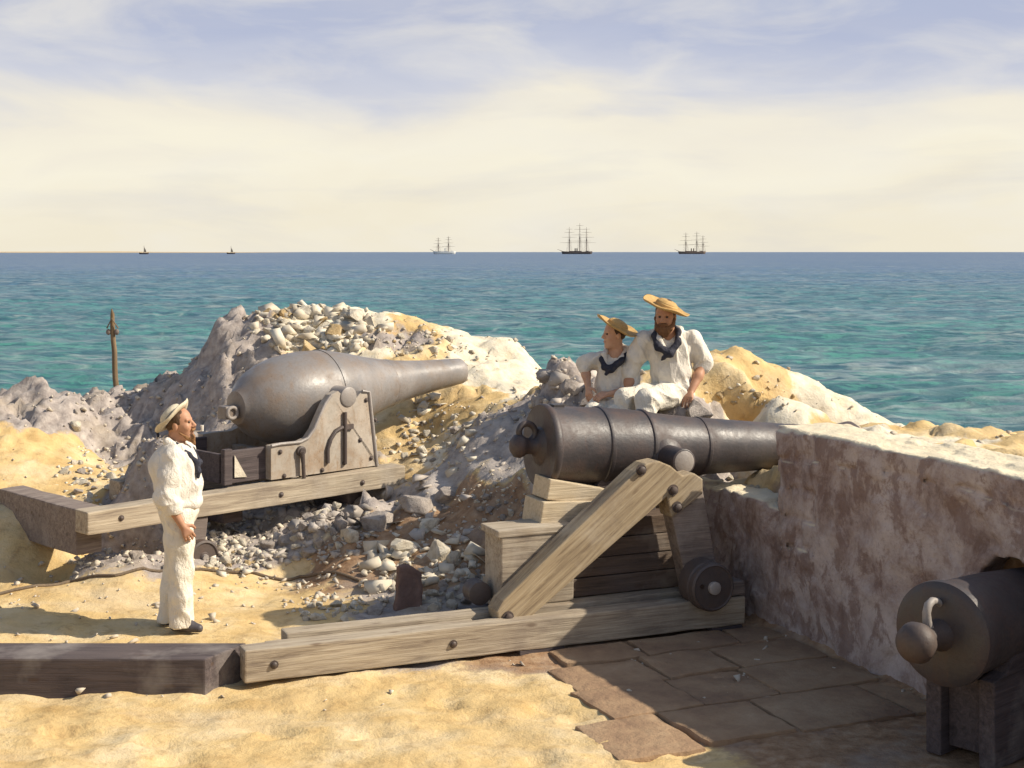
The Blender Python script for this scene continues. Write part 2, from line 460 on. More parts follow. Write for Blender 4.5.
# cloud deck: cream bank low over the sea, torn streaks of lilac and blue above it
zz = wmath('ADD', z, wmath('MULTIPLY', wmath('SUBTRACT', n1, .5), .15))
bank = wramp(zz, [(.015, (.66, .61, .49)), (.058, (.70, .66, .545)), (.085, (.66, .62, .53)), (.118, (.47, .485, .545)), (.165, (.35, .385, .50)), (.32, (.25, .31, .46))])
strk = wramp(n2, [(.45, (0, 0, 0)), (.72, (1, 1, 1))])
n3 = wnoise((1, 1, 6), 4.0, 8, 1.3, .55)
lil = wn('Mix', data_type='RGBA'); wl(wmath('MULTIPLY', wramp(n3, [(.5, (0, 0, 0)), (.72, (1, 1, 1))]), .4), lil.inputs['Factor']); wl(bank, lil.inputs['A']); lil.inputs['B'].default_value = (.43, .435, .485, 1)
bank = lil.outputs['Result']
mx = wn('Mix', data_type='RGBA'); wl(wmath('MULTIPLY', strk, .55), mx.inputs['Factor']); wl(bank, mx.inputs['A']); mx.inputs['B'].default_value = (.66, .63, .56, 1)
bg2 = wn('Background'); bg2.inputs[1].default_value = 1.0; wl(mx.outputs['Result'], bg2.inputs[0])
fac = wramp(z, [(.0, (1, 1, 1)), (.22, (1, 1, 1)), (.55, (0, 0, 0))])
ms = wn('MixShader'); wl(fac, ms.inputs[0]); wl(bg1.outputs[0], ms.inputs[1]); wl(bg2.outputs[0], ms.inputs[2])
wo = wn('OutputWorld'); wl(ms.outputs[0], wo.inputs[0])
vs = SC.view_settings; SC.display_settings.display_device = 'sRGB'
vs.view_transform = 'Standard'; vs.look = 'None'; vs.exposure = .42; vs.gamma = 1; vs.use_curve_mapping = False

# ---------------------------------------------------------------- frames
p = G(745, 628, 0)
ur = Vector((math.cos(math.radians(22.8)), math.sin(math.radians(22.8))))
R = Frame(p.x-ur.x*3.94, p.y-ur.y*3.94, 22.8)       # right gun: a along the slide to the wall, b away from the viewer
L = Frame(-3.65, 12.1, 44.7)                        # left gun
q = G(755, 622, 0); AW = R.inv(q.x, q.y)[0]         # inner face of the parapet wall
print('AW', AW)

# ---------------------------------------------------------------- ground
# control points (px,py,depth,class)  S sand  G grey rubble  W white chalk  B brown earth  E grey plastered slope
CIN = [
 (40,395,17.0,'G'),(75,397,17.2,'G'),(88,408,17.6,'G'),(104,400,17.9,'G'),(150,386,18.0,'G'),(185,372,18.0,'G'),(203,352,18.0,'G'),
 (212,330,18.0,'G'),(235,317,18.1,'G'),(270,306,18.3,'S'),(330,304,18.5,'W'),(375,314,18.5,'W'),(430,319,18.4,'S'),(465,336,18.4,'S'),
 (485,343,18.4,'W'),(512,344,18.4,'W'),(530,356,18.0,'W'),(536,378,17.2,'W'),
 (60,430,16.6,'S'),(50,470,15.6,'S'),(100,450,16.9,'G'),(120,480,15.6,'S'),(150,440,17.0,'G'),(200,440,16.5,'G'),(160,470,15.8,'S'),(235,430,16.3,'G'),(230,452,15.8,'S'),
 (215,390,17.0,'G'),(235,360,17.2,'G'),(265,335,17.5,'G'),(290,335,17.6,'W'),(330,338,17.5,'W'),(380,345,17.2,'W'),(300,320,18.0,'W'),(405,345,17.4,'G'),(430,350,17.2,'S'),
 (420,372,16.7,'S'),(455,375,16.9,'W'),(490,375,16.9,'W'),(510,365,17.4,'W'),(520,392,16.3,'W'),(490,395,16.2,'S'),(450,405,16.0,'S'),(400,410,16.2,'S'),(420,440,15.6,'S'),
 (395,462,15.0,'S'),(440,455,14.9,'W'),(300,440,16.0,'S'),(330,470,15.2,'G'),
 (520,405,15.0,'G'),(470,428,14.9,'E'),(540,398,14.3,'E'),(505,425,14.2,'E'),(470,450,14.0,'E'),(430,478,13.9,'E'),(400,496,13.9,'E'),(360,508,13.7,'G'),
 (560,352,14.3,'G'),(545,365,14.3,'G'),(575,375,13.8,'G'),(550,420,13.6,'E'),(520,455,13.4,'E'),
 (320,520,13.4,'G'),(290,530,13.2,'G'),(250,550,13.0,'G'),(330,548,12.9,'B'),(370,535,13.0,'B'),(410,520,13.2,'B'),(450,502,13.2,'B'),(490,478,13.2,'B'),(525,490,12.9,'B'),(505,520,12.6,'B'),
 (470,540,12.5,'B'),(430,560,12.3,'B'),(390,575,12.3,'G'),(350,560,12.6,'B'),(440,590,11.8,'G'),(480,580,11.8,'G'),(300,575,12.75,'S'),(540,520,12.3,'B'),
]
CMOUND = [
 (605,425,12.75,'G'),(585,420,13.1,'G'),(660,413,12.7,'G'),(700,412,12.7,'G'),(640,400,13.3,'G'),(605,400,13.5,'G'),(690,395,13.3,'S'),
 (600,375,14.2,'G'),(650,372,14.3,'S'),(712,354,14.2,'S'),(745,350,14.3,'S'),(775,366,14.3,'S'),(800,374,14.4,'W'),(830,392,14.2,'W'),(862,417,14.0,'W'),
 (740,380,13.4,'S'),(770,395,13.3,'S'),(760,412,12.9,'W'),(800,412,13.2,'W'),(720,410,12.8,'W'),
]
COUT = [(735,478,12.5,'S'),(760,480,12.3,'S'),(735,466,13.2,'S'),(770,455,13.6,'S'),(850,424,12.6,'S'),(900,424,12.3,'S'),(945,428,12.0,'S'),(990,434,11.6,'S'),(1060,440,11.2,'S'),
 (985,455,10.0,'S'),(930,440,11.0,'W'),(860,428,11.8,'W'),(1080,470,9.4,'S'),(1250,470,9.8,'S')]
def conv(l): return [(*W(a, b, c), k) for a, b, c, k in l]
zin = conv(CIN)+conv(CMOUND)
for X in (-9, -6, -4, -2, 0): zin.append((X, 8, 0, 'S'))
for X, Y, k in ((-5,9.5,'S'),(-3,9.5,'S'),(-1.5,9,'S'),(0,9,'S'),(1.2,9,'B'),(2.2,9,'B'),(2.5,7.5,'B'),(3.2,7,'B'),(0,7,'S'),(-4.5,11,'S'),(-3,11,'S'),(-2.4,12.2,'S'),(-4,12.6,'S'),(-5.5,13,'S'),(-3.6,13.4,'G'),(-4.6,14,'S'),(-6.5,12,'S'),
    (-1.6,11,'S'),(-1,10.5,'G'),(0,10.5,'B'),(1,10.9,'B'),(1.6,11,'B'),(-.5,11.3,'G'),(.5,11.6,'B'),(.9,12.1,'B'),(0,12,'B')): zin.append((X, Y, 0, k))
shore = [(-9,19.5,.2,'S'),(-6,20,.1,'S'),(-3,20.3,.3,'S'),(0,20,.0,'W'),(1.5,17.5,.2,'S'),(3,16.6,.2,'S'),(5,15.6,-.1,'S'),(7.5,14.5,-.2,'S'),(9,13,-.2,'S')]
for X, Y, Z, k in shore: zin.append((X, Y, Z, k)); zin.append((X*1.05, Y+3.2, -4, k)); zin.append((X*1.1, Y+7, -6, k))
for a_, b_, z_, k_ in ((.3,.55,.27,'G'),(.3,1.1,.30,'S'),(1.0,.9,.40,'G'),(1.8,.9,.42,'G'),(2.6,.9,.45,'G'),(3.3,.9,.47,'G'),(.9,.3,.12,'G'),(1.8,.35,.2,'G'),(2.6,.3,.28,'G'),(3.3,.3,.40,'G'),(1.8,1.6,.5,'G'),(.4,1.7,.55,'S'),(1.0,1.7,.58,'S'),(-.5,1.3,.2,'S'),(-.5,.4,.1,'S'),(-.5,2.0,.35,'S'),(2.8,1.7,.5,'G')):
    q_ = L.w(a_, b_, 0); zin.append((q_.x, q_.y, z_, k_))
zin += [(-9,15,.6,'S'),(-9,17.3,1.2,'G'),(-12,17,1.1,'G'),(-12,14,.3,'S'),(-12,10,0,'S')]
zout = conv(CMOUND)+conv(COUT)
for X, Y, Z, k in shore[3:]: zout.append((X, Y, Z, k)); zout.append((X*1.05, Y+3.2, -4, k)); zout.append((X*1.1, Y+7, -6, k))
zout += [(4.5,7,1.5,'S'),(5.5,5,1.5,'S'),(6.5,9,1.4,'S'),(8,7,1.2,'S'),(9,4,1.2,'S')]
class RBF:
    def __init__(s, pts, c=.22):
        s.P = np.array([(a, b) for a, b, z, k in pts]); s.c = c; n = len(s.P)
        A = np.sqrt(((s.P[:, None]-s.P[None])**2).sum(-1)+c*c)
        K = np.zeros((n+3, n+3)); K[:n, :n] = A-np.eye(n)*.0015; K[:n, n] = 1; K[:n, n+1:] = s.P; K[n, :n] = 1; K[n+1:, :n] = s.P.T
        s.w = np.linalg.solve(K, np.concatenate([[z for a, b, z, k in pts], np.zeros(3)]))
    def __call__(s, x, y):
        sh = x.shape; x = x.ravel(); y = y.ravel(); r = s.w[-3]+s.w[-2]*x+s.w[-1]*y
        for (a, b), w in zip(s.P, s.w): r = r+w*np.sqrt((x-a)**2+(y-b)**2+s.c**2)
        return r.reshape(sh)
RI, RO = RBF(zin), RBF(zout)
ALL = zin+zout
def cls_weights(x, y):
    # nearest control points decide the soil, edges broken by noise
    xs = x+.35*fbm(x*1.6, y*1.6, 3.3, 4, 5); ys = y+.35*fbm(x*1.6, y*1.6, 8.1, 4, 9)
    ks = 'SGWBE'; out = {k: np.zeros_like(x) for k in ks}
    for px, py, pz, k in ALL: out[k] += 1/((xs-px)**2+(ys-py)**2+.02)**2.2
    t = sum(out.values()); return {k: v/t for k, v in out.items()}
def smooth_height(x, y):
    a = (x-R.o.x)*R.u.x+(y-R.o.y)*R.u.y; b = (x-R.o.x)*R.v.x+(y-R.o.y)*R.v.y
    s = sst(AW+.12, AW+.42, a)
    s = np.where(b > 1.2, sst(AW-.5, AW+.6, a)*sst(1.2, 1.9, b)+s*(1-sst(1.2, 1.9, b)), s)
    s = s*(1-sst(2.1, 3.0, b))
    zi = RI(x, y); zo = RO(x, y)
    # level gun floors
    flo = sst(AW+.12, AW-.05, a)*sst(1.75, 1.45, b)*sst(-.6, .2, a)
    zi = zi*(1-flo)
    h = zi*(1-s)+zo*s
    far = sst(9, 15, np.abs(x))
    far = np.maximum(far, sst(6.5, 4, y)); far = np.maximum(far, sst(25, 28, y))
    gen = np.interp(y+.9*np.sin(x*.3), [-100, 13, 17, 20, 24, 28], [0, 0, 1.0, .2, -4.5, -6])
    gen = np.where(x > 4, np.interp(y, [-100, 6, 9, 12, 15, 19, 28], [1.3, 1.3, 1.5, 1.2, -.2, -4.5, -6]), gen)
    return h*(1-far)+gen*far
def height(x, y):
    h = smooth_height(x, y); cw = cls_weights(x, y)
    a = (x-R.o.x)*R.u.x+(y-R.o.y)*R.u.y
    rough = cw['G']*.75+cw['W']*.3+cw['E']*.5+cw['B']*.45+cw['S']*.22
    rough = rough*(.3+.7*sst(.03, .3, np.abs(h)))
    n = fbm(x*1.9, y*1.9, h*1.9, 5, 21); rid = np.abs(fbm(x*3.2, y*3.2, h*3, 4, 44))
    h = h+rough*(.10*n+.11*(.35-rid)+.05*fbm(x*9, y*9, h*9, 3, 60))
    # broken masonry: tilted blocks of two sizes where the bank is rubble or chalk
    xw, yw = x+.12*fbm(x*2.5, y*2.5, 1.1, 3, 70), y+.12*fbm(x*2.5, y*2.5, 5.1, 3, 71)
    bl = (cw['G']*1.0+cw['W']*.35+cw['E']*.45+cw['B']*.3)*sst(.12, .4, h)
    r1, t1, e1 = worley(xw*2.1, yw*2.1, 5); r2, t2, e2 = worley(xw*4.6, yw*4.6, 25)
    h = h+bl*(.055*r1-.02+.14*t1-.06*sst(.14, 0, e1)+.04*r2+.10*t2-.035*sst(.16, 0, e2))
    # dry cracked crust on the high ochre mounds
    cr = np.abs(fbm(x*2.2, y*2.2, h, 4, 88)); h = h-cw['S']*sst(.5, 1.0, h)*(.07*sst(.16, 0, cr))+cw['S']*sst(.4, .9, h)*.07*fbm(x*3, y*3, 2, 4, 99)
    # trodden sand: soft hollows and two lines of footprints
    low = cw['S']*sst(.3, .1, np.abs(h)); h = h+low*(.022*fbm(x*2.7, y*2.7, 0, 4, 123)+.012*vnoise(x*7, y*7, 0, 124))
    for x0, y0, dx, dy, n_ in ((-3.4, 10.75, .60, -.30, 9), (-.9, 8.6, -.62, -.03, 8), (.2, 8.0, .55, .22, 4), (-2.6, 8.1, .6, .18, 7)):
        ln = math.hypot(dx, dy); ux, uy = dx/ln, dy/ln
        for i in range(n_):
            sx = x0+dx*i-uy*.11*(-1)**i; sy = y0+dy*i+ux*.11*(-1)**i
            u_ = (x-sx)*ux+(y-sy)*uy; v_ = -(x-sx)*uy+(y-sy)*ux; d_ = np.sqrt((u_/.15)**2+(v_/.075)**2)
            h = h-low*(.034*sst(1.1, .5, d_)-.012*sst(.35, 0, np.abs(d_-1.25)))
    # strata ledges on the plastered slope
    h = h+cw['E']*.035*np.sin((x*1.1+y*.6)*9+2*fbm(x, y, 0, 3, 31))
    return h, cw
def axis_pts(lo, d0, d1, hi, st):
    mid = np.arange(d0, d1+1e-6, st)
    l = [d0]; s = st
    while l[-1] > lo: s *= 1.25; l.append(l[-1]-s)
    r = [d1]; s = st
    while r[-1] < hi: s *= 1.25; r.append(r[-1]+s)
    return np.array(sorted(l[1:])+list(mid)+r[1:])
gx = axis_pts(-90, -7.5, 6.5, 90, .055); gy = axis_pts(-60, 7.5, 20, 60, .055)
GX, GY = np.meshgrid(gx, gy, indexing='ij')
GZ, GC = height(GX, GY)
nx, ny = GX.shape
idx = np.arange(nx*ny).reshape(nx, ny)
quads = np.stack([idx[:-1, :-1], idx[1:, :-1], idx[1:, 1:], idx[:-1, 1:]], -1).reshape(-1, 4)
me = mesh_np('ground', np.stack([GX, GY, GZ], -1).reshape(-1, 3), quads)
at = me.color_attributes.new('soil', 'FLOAT_COLOR', 'POINT')
cc = np.stack([GC['G'], GC['W'], GC['B'], GC['E']], -1).reshape(-1, 4).astype(np.float32)
at.data.foreach_set('color', cc.ravel())
def ground_mat():
    m = M('ground_soil', .95, .1)
    at = m.n('Attribute', attribute_name='soil'); sp = m.n('SeparateColor'); m.l(at.outputs['Color'], sp.inputs[0])
    n1 = m.noise(1.6, None, 7, .65); n2 = m.noise(9, None, 6, .65); n3 = m.noise(45, None, 4, .6); n4 = m.noise(.7, m.coord((1, 3, 1)), 5, .6)
    sand = m.ramp(n1, [(.3, (.50, .33, .135)), (.5, (.62, .45, .215)), (.68, (.70, .56, .34))])
    sand = m.mix(m.math('MULTIPLY', m.g(n4, .52, .7), .6), sand, (.64, .53, .36))
    sand = m.mix(m.math('MULTIPLY', m.g(n2, .5, .72), .35), sand, (.36, .23, .10))
    grey = m.ramp(n2, [(.3, (.21, .18, .165)), (.5, (.35, .305, .275)), (.72, (.50, .445, .395))])
    grey = m.mix(m.g(n1, .5, .8), grey, (.36, .29, .20))
    wht = m.ramp(n2, [(.3, (.58, .50, .36)), (.55, (.70, .63, .49)), (.75, (.75, .69, .56))])
    wht = m.mix(m.math('MULTIPLY', m.g(n1, .56, .7), .7), wht, (.62, .47, .25))
    brn = m.ramp(n2, [(.3, (.20, .115, .065)), (.52, (.34, .215, .125)), (.72, (.44, .32, .21))])
    brn = m.mix(m.math('MULTIPLY', m.g(n1, .5, .66), .6), brn, (.30, .25, .21))
    pls = m.ramp(m.noise(3.5, m.coord((1, 1, 2.5), (0, 0, .6)), 7, .7), [(.3, (.24, .21, .19)), (.5, (.40, .355, .315)), (.7, (.54, .49, .44))])
    crk = m.noise(2.6, None, 7, .62, .4); crl = m.math('SUBTRACT', 1.0, m.math('MULTIPLY', m.math('ABSOLUTE', m.math('SUBTRACT', crk, .5)), 22.0))
    sand = m.mix(m.math('MULTIPLY', m.g(crl, .1, 1.0), m.math('MULTIPLY', m.g(n2, .45, .6), .4)), sand, (.30, .19, .09))
    sand = m.mix(m.math('MULTIPLY', m.g(m.noise(.55, None, 6, .65), .5, .68), .5), sand, (.50, .37, .20))
    jit = m.math('MULTIPLY', m.math('SUBTRACT', n2, .5), .8)
    def msk(s): return m.g(m.math('ADD', s, jit), .38, .62)
    c = m.mix(msk(sp.outputs[0]), sand, grey)
    c = m.mix(msk(sp.outputs[1]), c, wht)
    c = m.mix(msk(sp.outputs[2]), c, brn)
    c = m.mix(msk(at.outputs['Alpha']), c, pls)
    c = m.mix(m.math('MULTIPLY', m.g(n3, .55, .75), .25), c, m.mix(.5, c, (.2, .14, .09)))
    m.col(c); m.bump(m.math('ADD', m.math('MULTIPLY', n2, 1.2), m.math('MULTIPLY', m.noise(70, None, 3, .7), .22)), .5, .04); return m.m
ground = link('ground', me, ground_mat()); tag(ground, 'ochre sand, chalk and grey broken ground of the battered shore fort', 'ground', None, 'structure')

def hz(x, y):
    i = int(np.clip(np.searchsorted(gx, x)-1, 0, nx-2)); j = int(np.clip(np.searchsorted(gy, y)-1, 0, ny-2))
    u = (x-gx[i])/(gx[i+1]-gx[i]); v = (y-gy[j])/(gy[j+1]-gy[j])
    return (GZ[i, j]*(1-u)+GZ[i+1, j]*u)*(1-v)+(GZ[i, j+1]*(1-u)+GZ[i+1, j+1]*u)*v
def hit(px, py, y0=8.0):
    Y = y0
    while Y < 30:
        q = W(px, py, Y)
        if hz(q.x, q.y) >= q.z: return Vector((q.x, q.y, hz(q.x, q.y)))
        Y += .04
    return None

# ---------------------------------------------------------------- sea
def sea():
    SEA = -3.2
    ys = [14.0]
    while ys[-1] < 700: ys.append(ys[-1]+max(.16, ys[-1]*.0042))
    while ys[-1] < 90000: ys.append(ys[-1]*1.18)
    ys = np.array(ys); t = np.linspace(-1, 1, 420); t = np.sign(t)*(np.abs(t)*.55+.45*np.abs(t)**3)
    Yg, T = np.meshgrid(ys, t, indexing='ij'); Xg = T*(Yg*.75+25)
    A = sst(900, 150, Yg)
    Z = 0
    for amp, lx, ly, sd_ in ((.30, .07, .20, 1), (.24, .18, .42, 2), (.13, .5, 1.0, 3), (.05, 1.3, 2.4, 4)):
        n = vnoise(Xg*lx+Yg*lx*.25, Yg*ly-Xg*ly*.12, sd_*3.7, sd_); Z = Z+amp*(1-np.abs(n)*1.9)
    V = np.stack([Xg, Yg, SEA+Z*A*.8], -1).reshape(-1, 3)
    a, b = Xg.shape; ix = np.arange(a*b).reshape(a, b)
    q = np.stack([ix[:-1, :-1], ix[:-1, 1:], ix[1:, 1:], ix[1:, :-1]], -1).reshape(-1, 4)
    me = mesh_np('sea', V, q)
    m = M('sea_water', .35, .25)
    pos = m.n('SeparateXYZ'); m.l(m.tc.outputs['Object'], pos.inputs[0])
    big = m.noise(.02, m.coord((.4, 1, 1)), 5, .6); md = m.noise(.16, m.coord((.45, 1, 1)), 5, .6)
    sm = m.noise(.9, m.coord((.5, 1, 1)), 6, .65)
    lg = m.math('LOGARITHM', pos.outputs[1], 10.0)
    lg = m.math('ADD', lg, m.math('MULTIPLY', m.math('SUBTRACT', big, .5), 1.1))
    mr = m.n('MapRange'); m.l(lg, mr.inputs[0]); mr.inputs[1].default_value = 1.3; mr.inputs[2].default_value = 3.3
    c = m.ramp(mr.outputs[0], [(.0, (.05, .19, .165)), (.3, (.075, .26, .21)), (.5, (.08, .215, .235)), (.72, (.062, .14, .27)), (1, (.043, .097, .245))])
    c = m.mix(m.math('MULTIPLY', m.g(md, .42, .68), .65), c, (.035, .085, .13))
    c = m.mix(m.math('MULTIPLY', m.g(sm, .53, .68), .6), c, (.20, .31, .29)); c = m.mix(m.math('MULTIPLY', m.g(sm, .47, .34), .6), c, (.03, .075, .12))
    rn = m.noise(.42, m.coord((.33, 1, 1)), 3, .5, .8); rg_ = m.math('SUBTRACT', 1.0, m.math('MULTIPLY', m.math('ABSOLUTE', m.math('SUBTRACT', rn, .5)), 16.0))
    c = m.mix(m.math('MULTIPLY', m.g(rg_, .1, 1.0), m.math('MULTIPLY', m.g(md, .42, .62), .55)), c, (.40, .46, .42))
    rn2 = m.noise(.13, m.coord((.3, 1, 1)), 4, .55, .8); rg2 = m.math('SUBTRACT', 1.0, m.math('MULTIPLY', m.math('ABSOLUTE', m.math('SUBTRACT', rn2, .52)), 18.0))
    c = m.mix(m.math('MULTIPLY', m.g(rg2, .2, 1.0), m.math('MULTIPLY', m.g(big, .42, .6), .4)), c, (.36, .43, .42))
    fo = m.math('MULTIPLY', m.g(sm, .68, .74), m.g(md, .52, .64))
    c = m.mix(m.math('MULTIPLY', fo, .65), c, (.55, .56, .5))
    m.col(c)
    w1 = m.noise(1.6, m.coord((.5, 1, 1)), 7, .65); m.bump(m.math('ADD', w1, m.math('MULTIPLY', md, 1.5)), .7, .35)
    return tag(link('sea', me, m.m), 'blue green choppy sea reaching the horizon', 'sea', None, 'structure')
sea()
# ---------------------------------------------------------------- parapet wall with a gun opening
B1 = None
def wall():
    global B1
    # near edge of the gun opening
    k = (773-512)/F; Y = (AW+R.o.dot(R.u))/(k*R.u.x+R.u.y); x = k*Y
    B1 = R.inv(x, Y)[1]
    TOPZ = 1.60
    b3 = BG3
    s = SDF((AW-.15, -4.2, -.25), (AW+.85, 2.3, 1.85), .025)
    s.box((AW, -4.1, -.2), (AW+.62, B1, TOPZ), .03)
    s.box((AW, B1-.1, -.2), (AW+.62, 2.2, 1.0), .04)
    # second gun opening, nearer the viewer
    ga = R.inv(*T.w(.25, 0, 0).to_2d()); gb = R.inv(*T.w(1.9, 0, 0).to_2d())
    s.cap((ga[0], ga[1], Z3), (gb[0], gb[1], Z3), .325, .29, 0, 'sub')
    # joints between the dressed blocks beside the opening
    X, Yb, Z = s.grid()
    gr = np.full(X.shape, -1.0)
    m = (Yb < B1+.05) & (Yb > B1-.55) & (X < AW+.035)
    course = np.floor((Z-.04)/.22)
    for jz in np.arange(.70, 1.6, .22):
        gr = np.maximum(gr, np.where(m, .009-np.abs(Z-jz-.01*np.sin(Yb*9)), -1))
    sh = np.where(course % 2 == 0, .0, .16)
    for jb in (-.22, -.5):
        gr = np.maximum(gr, np.where(m & (Z > .62), .011-np.abs(Yb-(B1+jb+sh)), -1))
    # long ragged coping joint
    gr = np.maximum(gr, np.where((X < AW+.03) & (Yb < B1-.3), .008-np.abs(Z-1.42-.03*np.sin(Yb*2.3)-.02*vnoise(Yb*3, 0, 0, 3)), -1))
    s.f = np.maximum(s.f, gr.astype(np.float32))
    # broken top and spalled face
    idx = np.abs(s.f) < .2
    top = sst(.9, 1.6, Z)
    s.f[idx] += (.012*fbm(X[idx]*2.2, Yb[idx]*2.2, Z[idx]*2.2, 4, 3)+.011*fbm(X[idx]*9, Yb[idx]*9, Z[idx]*9, 4, 8)).astype(np.float32)
    sp = fbm(X*3+5, Yb*1.7, Z*1.9, 4, 77)
    s.f = np.where((Yb > B1-.02), s.f+.12*np.maximum(0, fbm(X*2, Yb*3, 0, 3, 12))*sst(.6, 1.0, Z), s.f).astype(np.float32)
    s.f += (.02*sst(.15, .25, sp)*(np.abs(s.f) < .1)).astype(np.float32)
    me = s.mesh('parapet_wall')
    m = M('old_plastered_masonry', .93, .12)
    n1 = m.noise(2.2, m.coord((1, 1, .95)), 9, .72, .3); n2 = m.noise(7, m.coord((1, 1, .6)), 6, .65); n3 = m.noise(30, None, 4, .6)
    n4 = m.noise(3.3, m.coord((1, 1, .8)), 8, .72, .3)
    c = m.ramp(n1, [(.36, (.21, .145, .12)), (.45, (.335, .26, .23)), (.54, (.45, .375, .34)), (.70, (.58, .505, .465))])
    c = m.mix(m.math('MULTIPLY', m.g(n4, .51, .57), .68), c, (.205, .133, .107))
    c = m.mix(m.math('MULTIPLY', m.g(n2, .55, .7), .5), c, (.46, .39, .36))
    c = m.mix(m.math('MULTIPLY', m.g(n3, .55, .72), .35), c, (.18, .12, .1))
    geo = m.n('NewGeometry'); sz = m.n('SeparateXYZ'); m.l(geo.outputs['Normal'], sz.inputs[0])
    c = m.mix(m.g(sz.outputs[2], .45, .75), c, m.mix(n2, (.66, .55, .36), (.72, .66, .52)))   # wind-blown sand lying on the top
    m.col(c); m.bump(m.math('ADD', n2, m.math('MULTIPLY', n3, .6)), .6, .03)
    base = R.w(AW, 0, 0)
    me.transform(Matrix.Translation((-AW, 0, 0)))
    o = link('parapet_wall', me, m.m); o.location = base; o.rotation_euler = (0, 0, R.ang)
    tag(o, 'thick stained masonry parapet wall with a broken opening for the gun muzzle', 'wall')

# ---------------------------------------------------------------- right gun
def bolt(mb, a, b, z, r=.022, h=.02):
    mb.lathe([(0, r*1.5), (-.006, r*1.5), (-.006, r), (-h, r*.95), (-h-.006, r*.6), (-h-.008, 0)], (a, b, z), (0, 1, 0), 12)
def root_in(fr, name, a, b, z, label, cat, group=None):
    e = empty(name, fr.w(a, b, z), fr.ang, label, cat, group); e['_off'] = (a, b, z); return e
def part(mb, name, mat, e, **kw):
    return mb.done(name, mat, e, off=tuple(e['_off']), **kw)

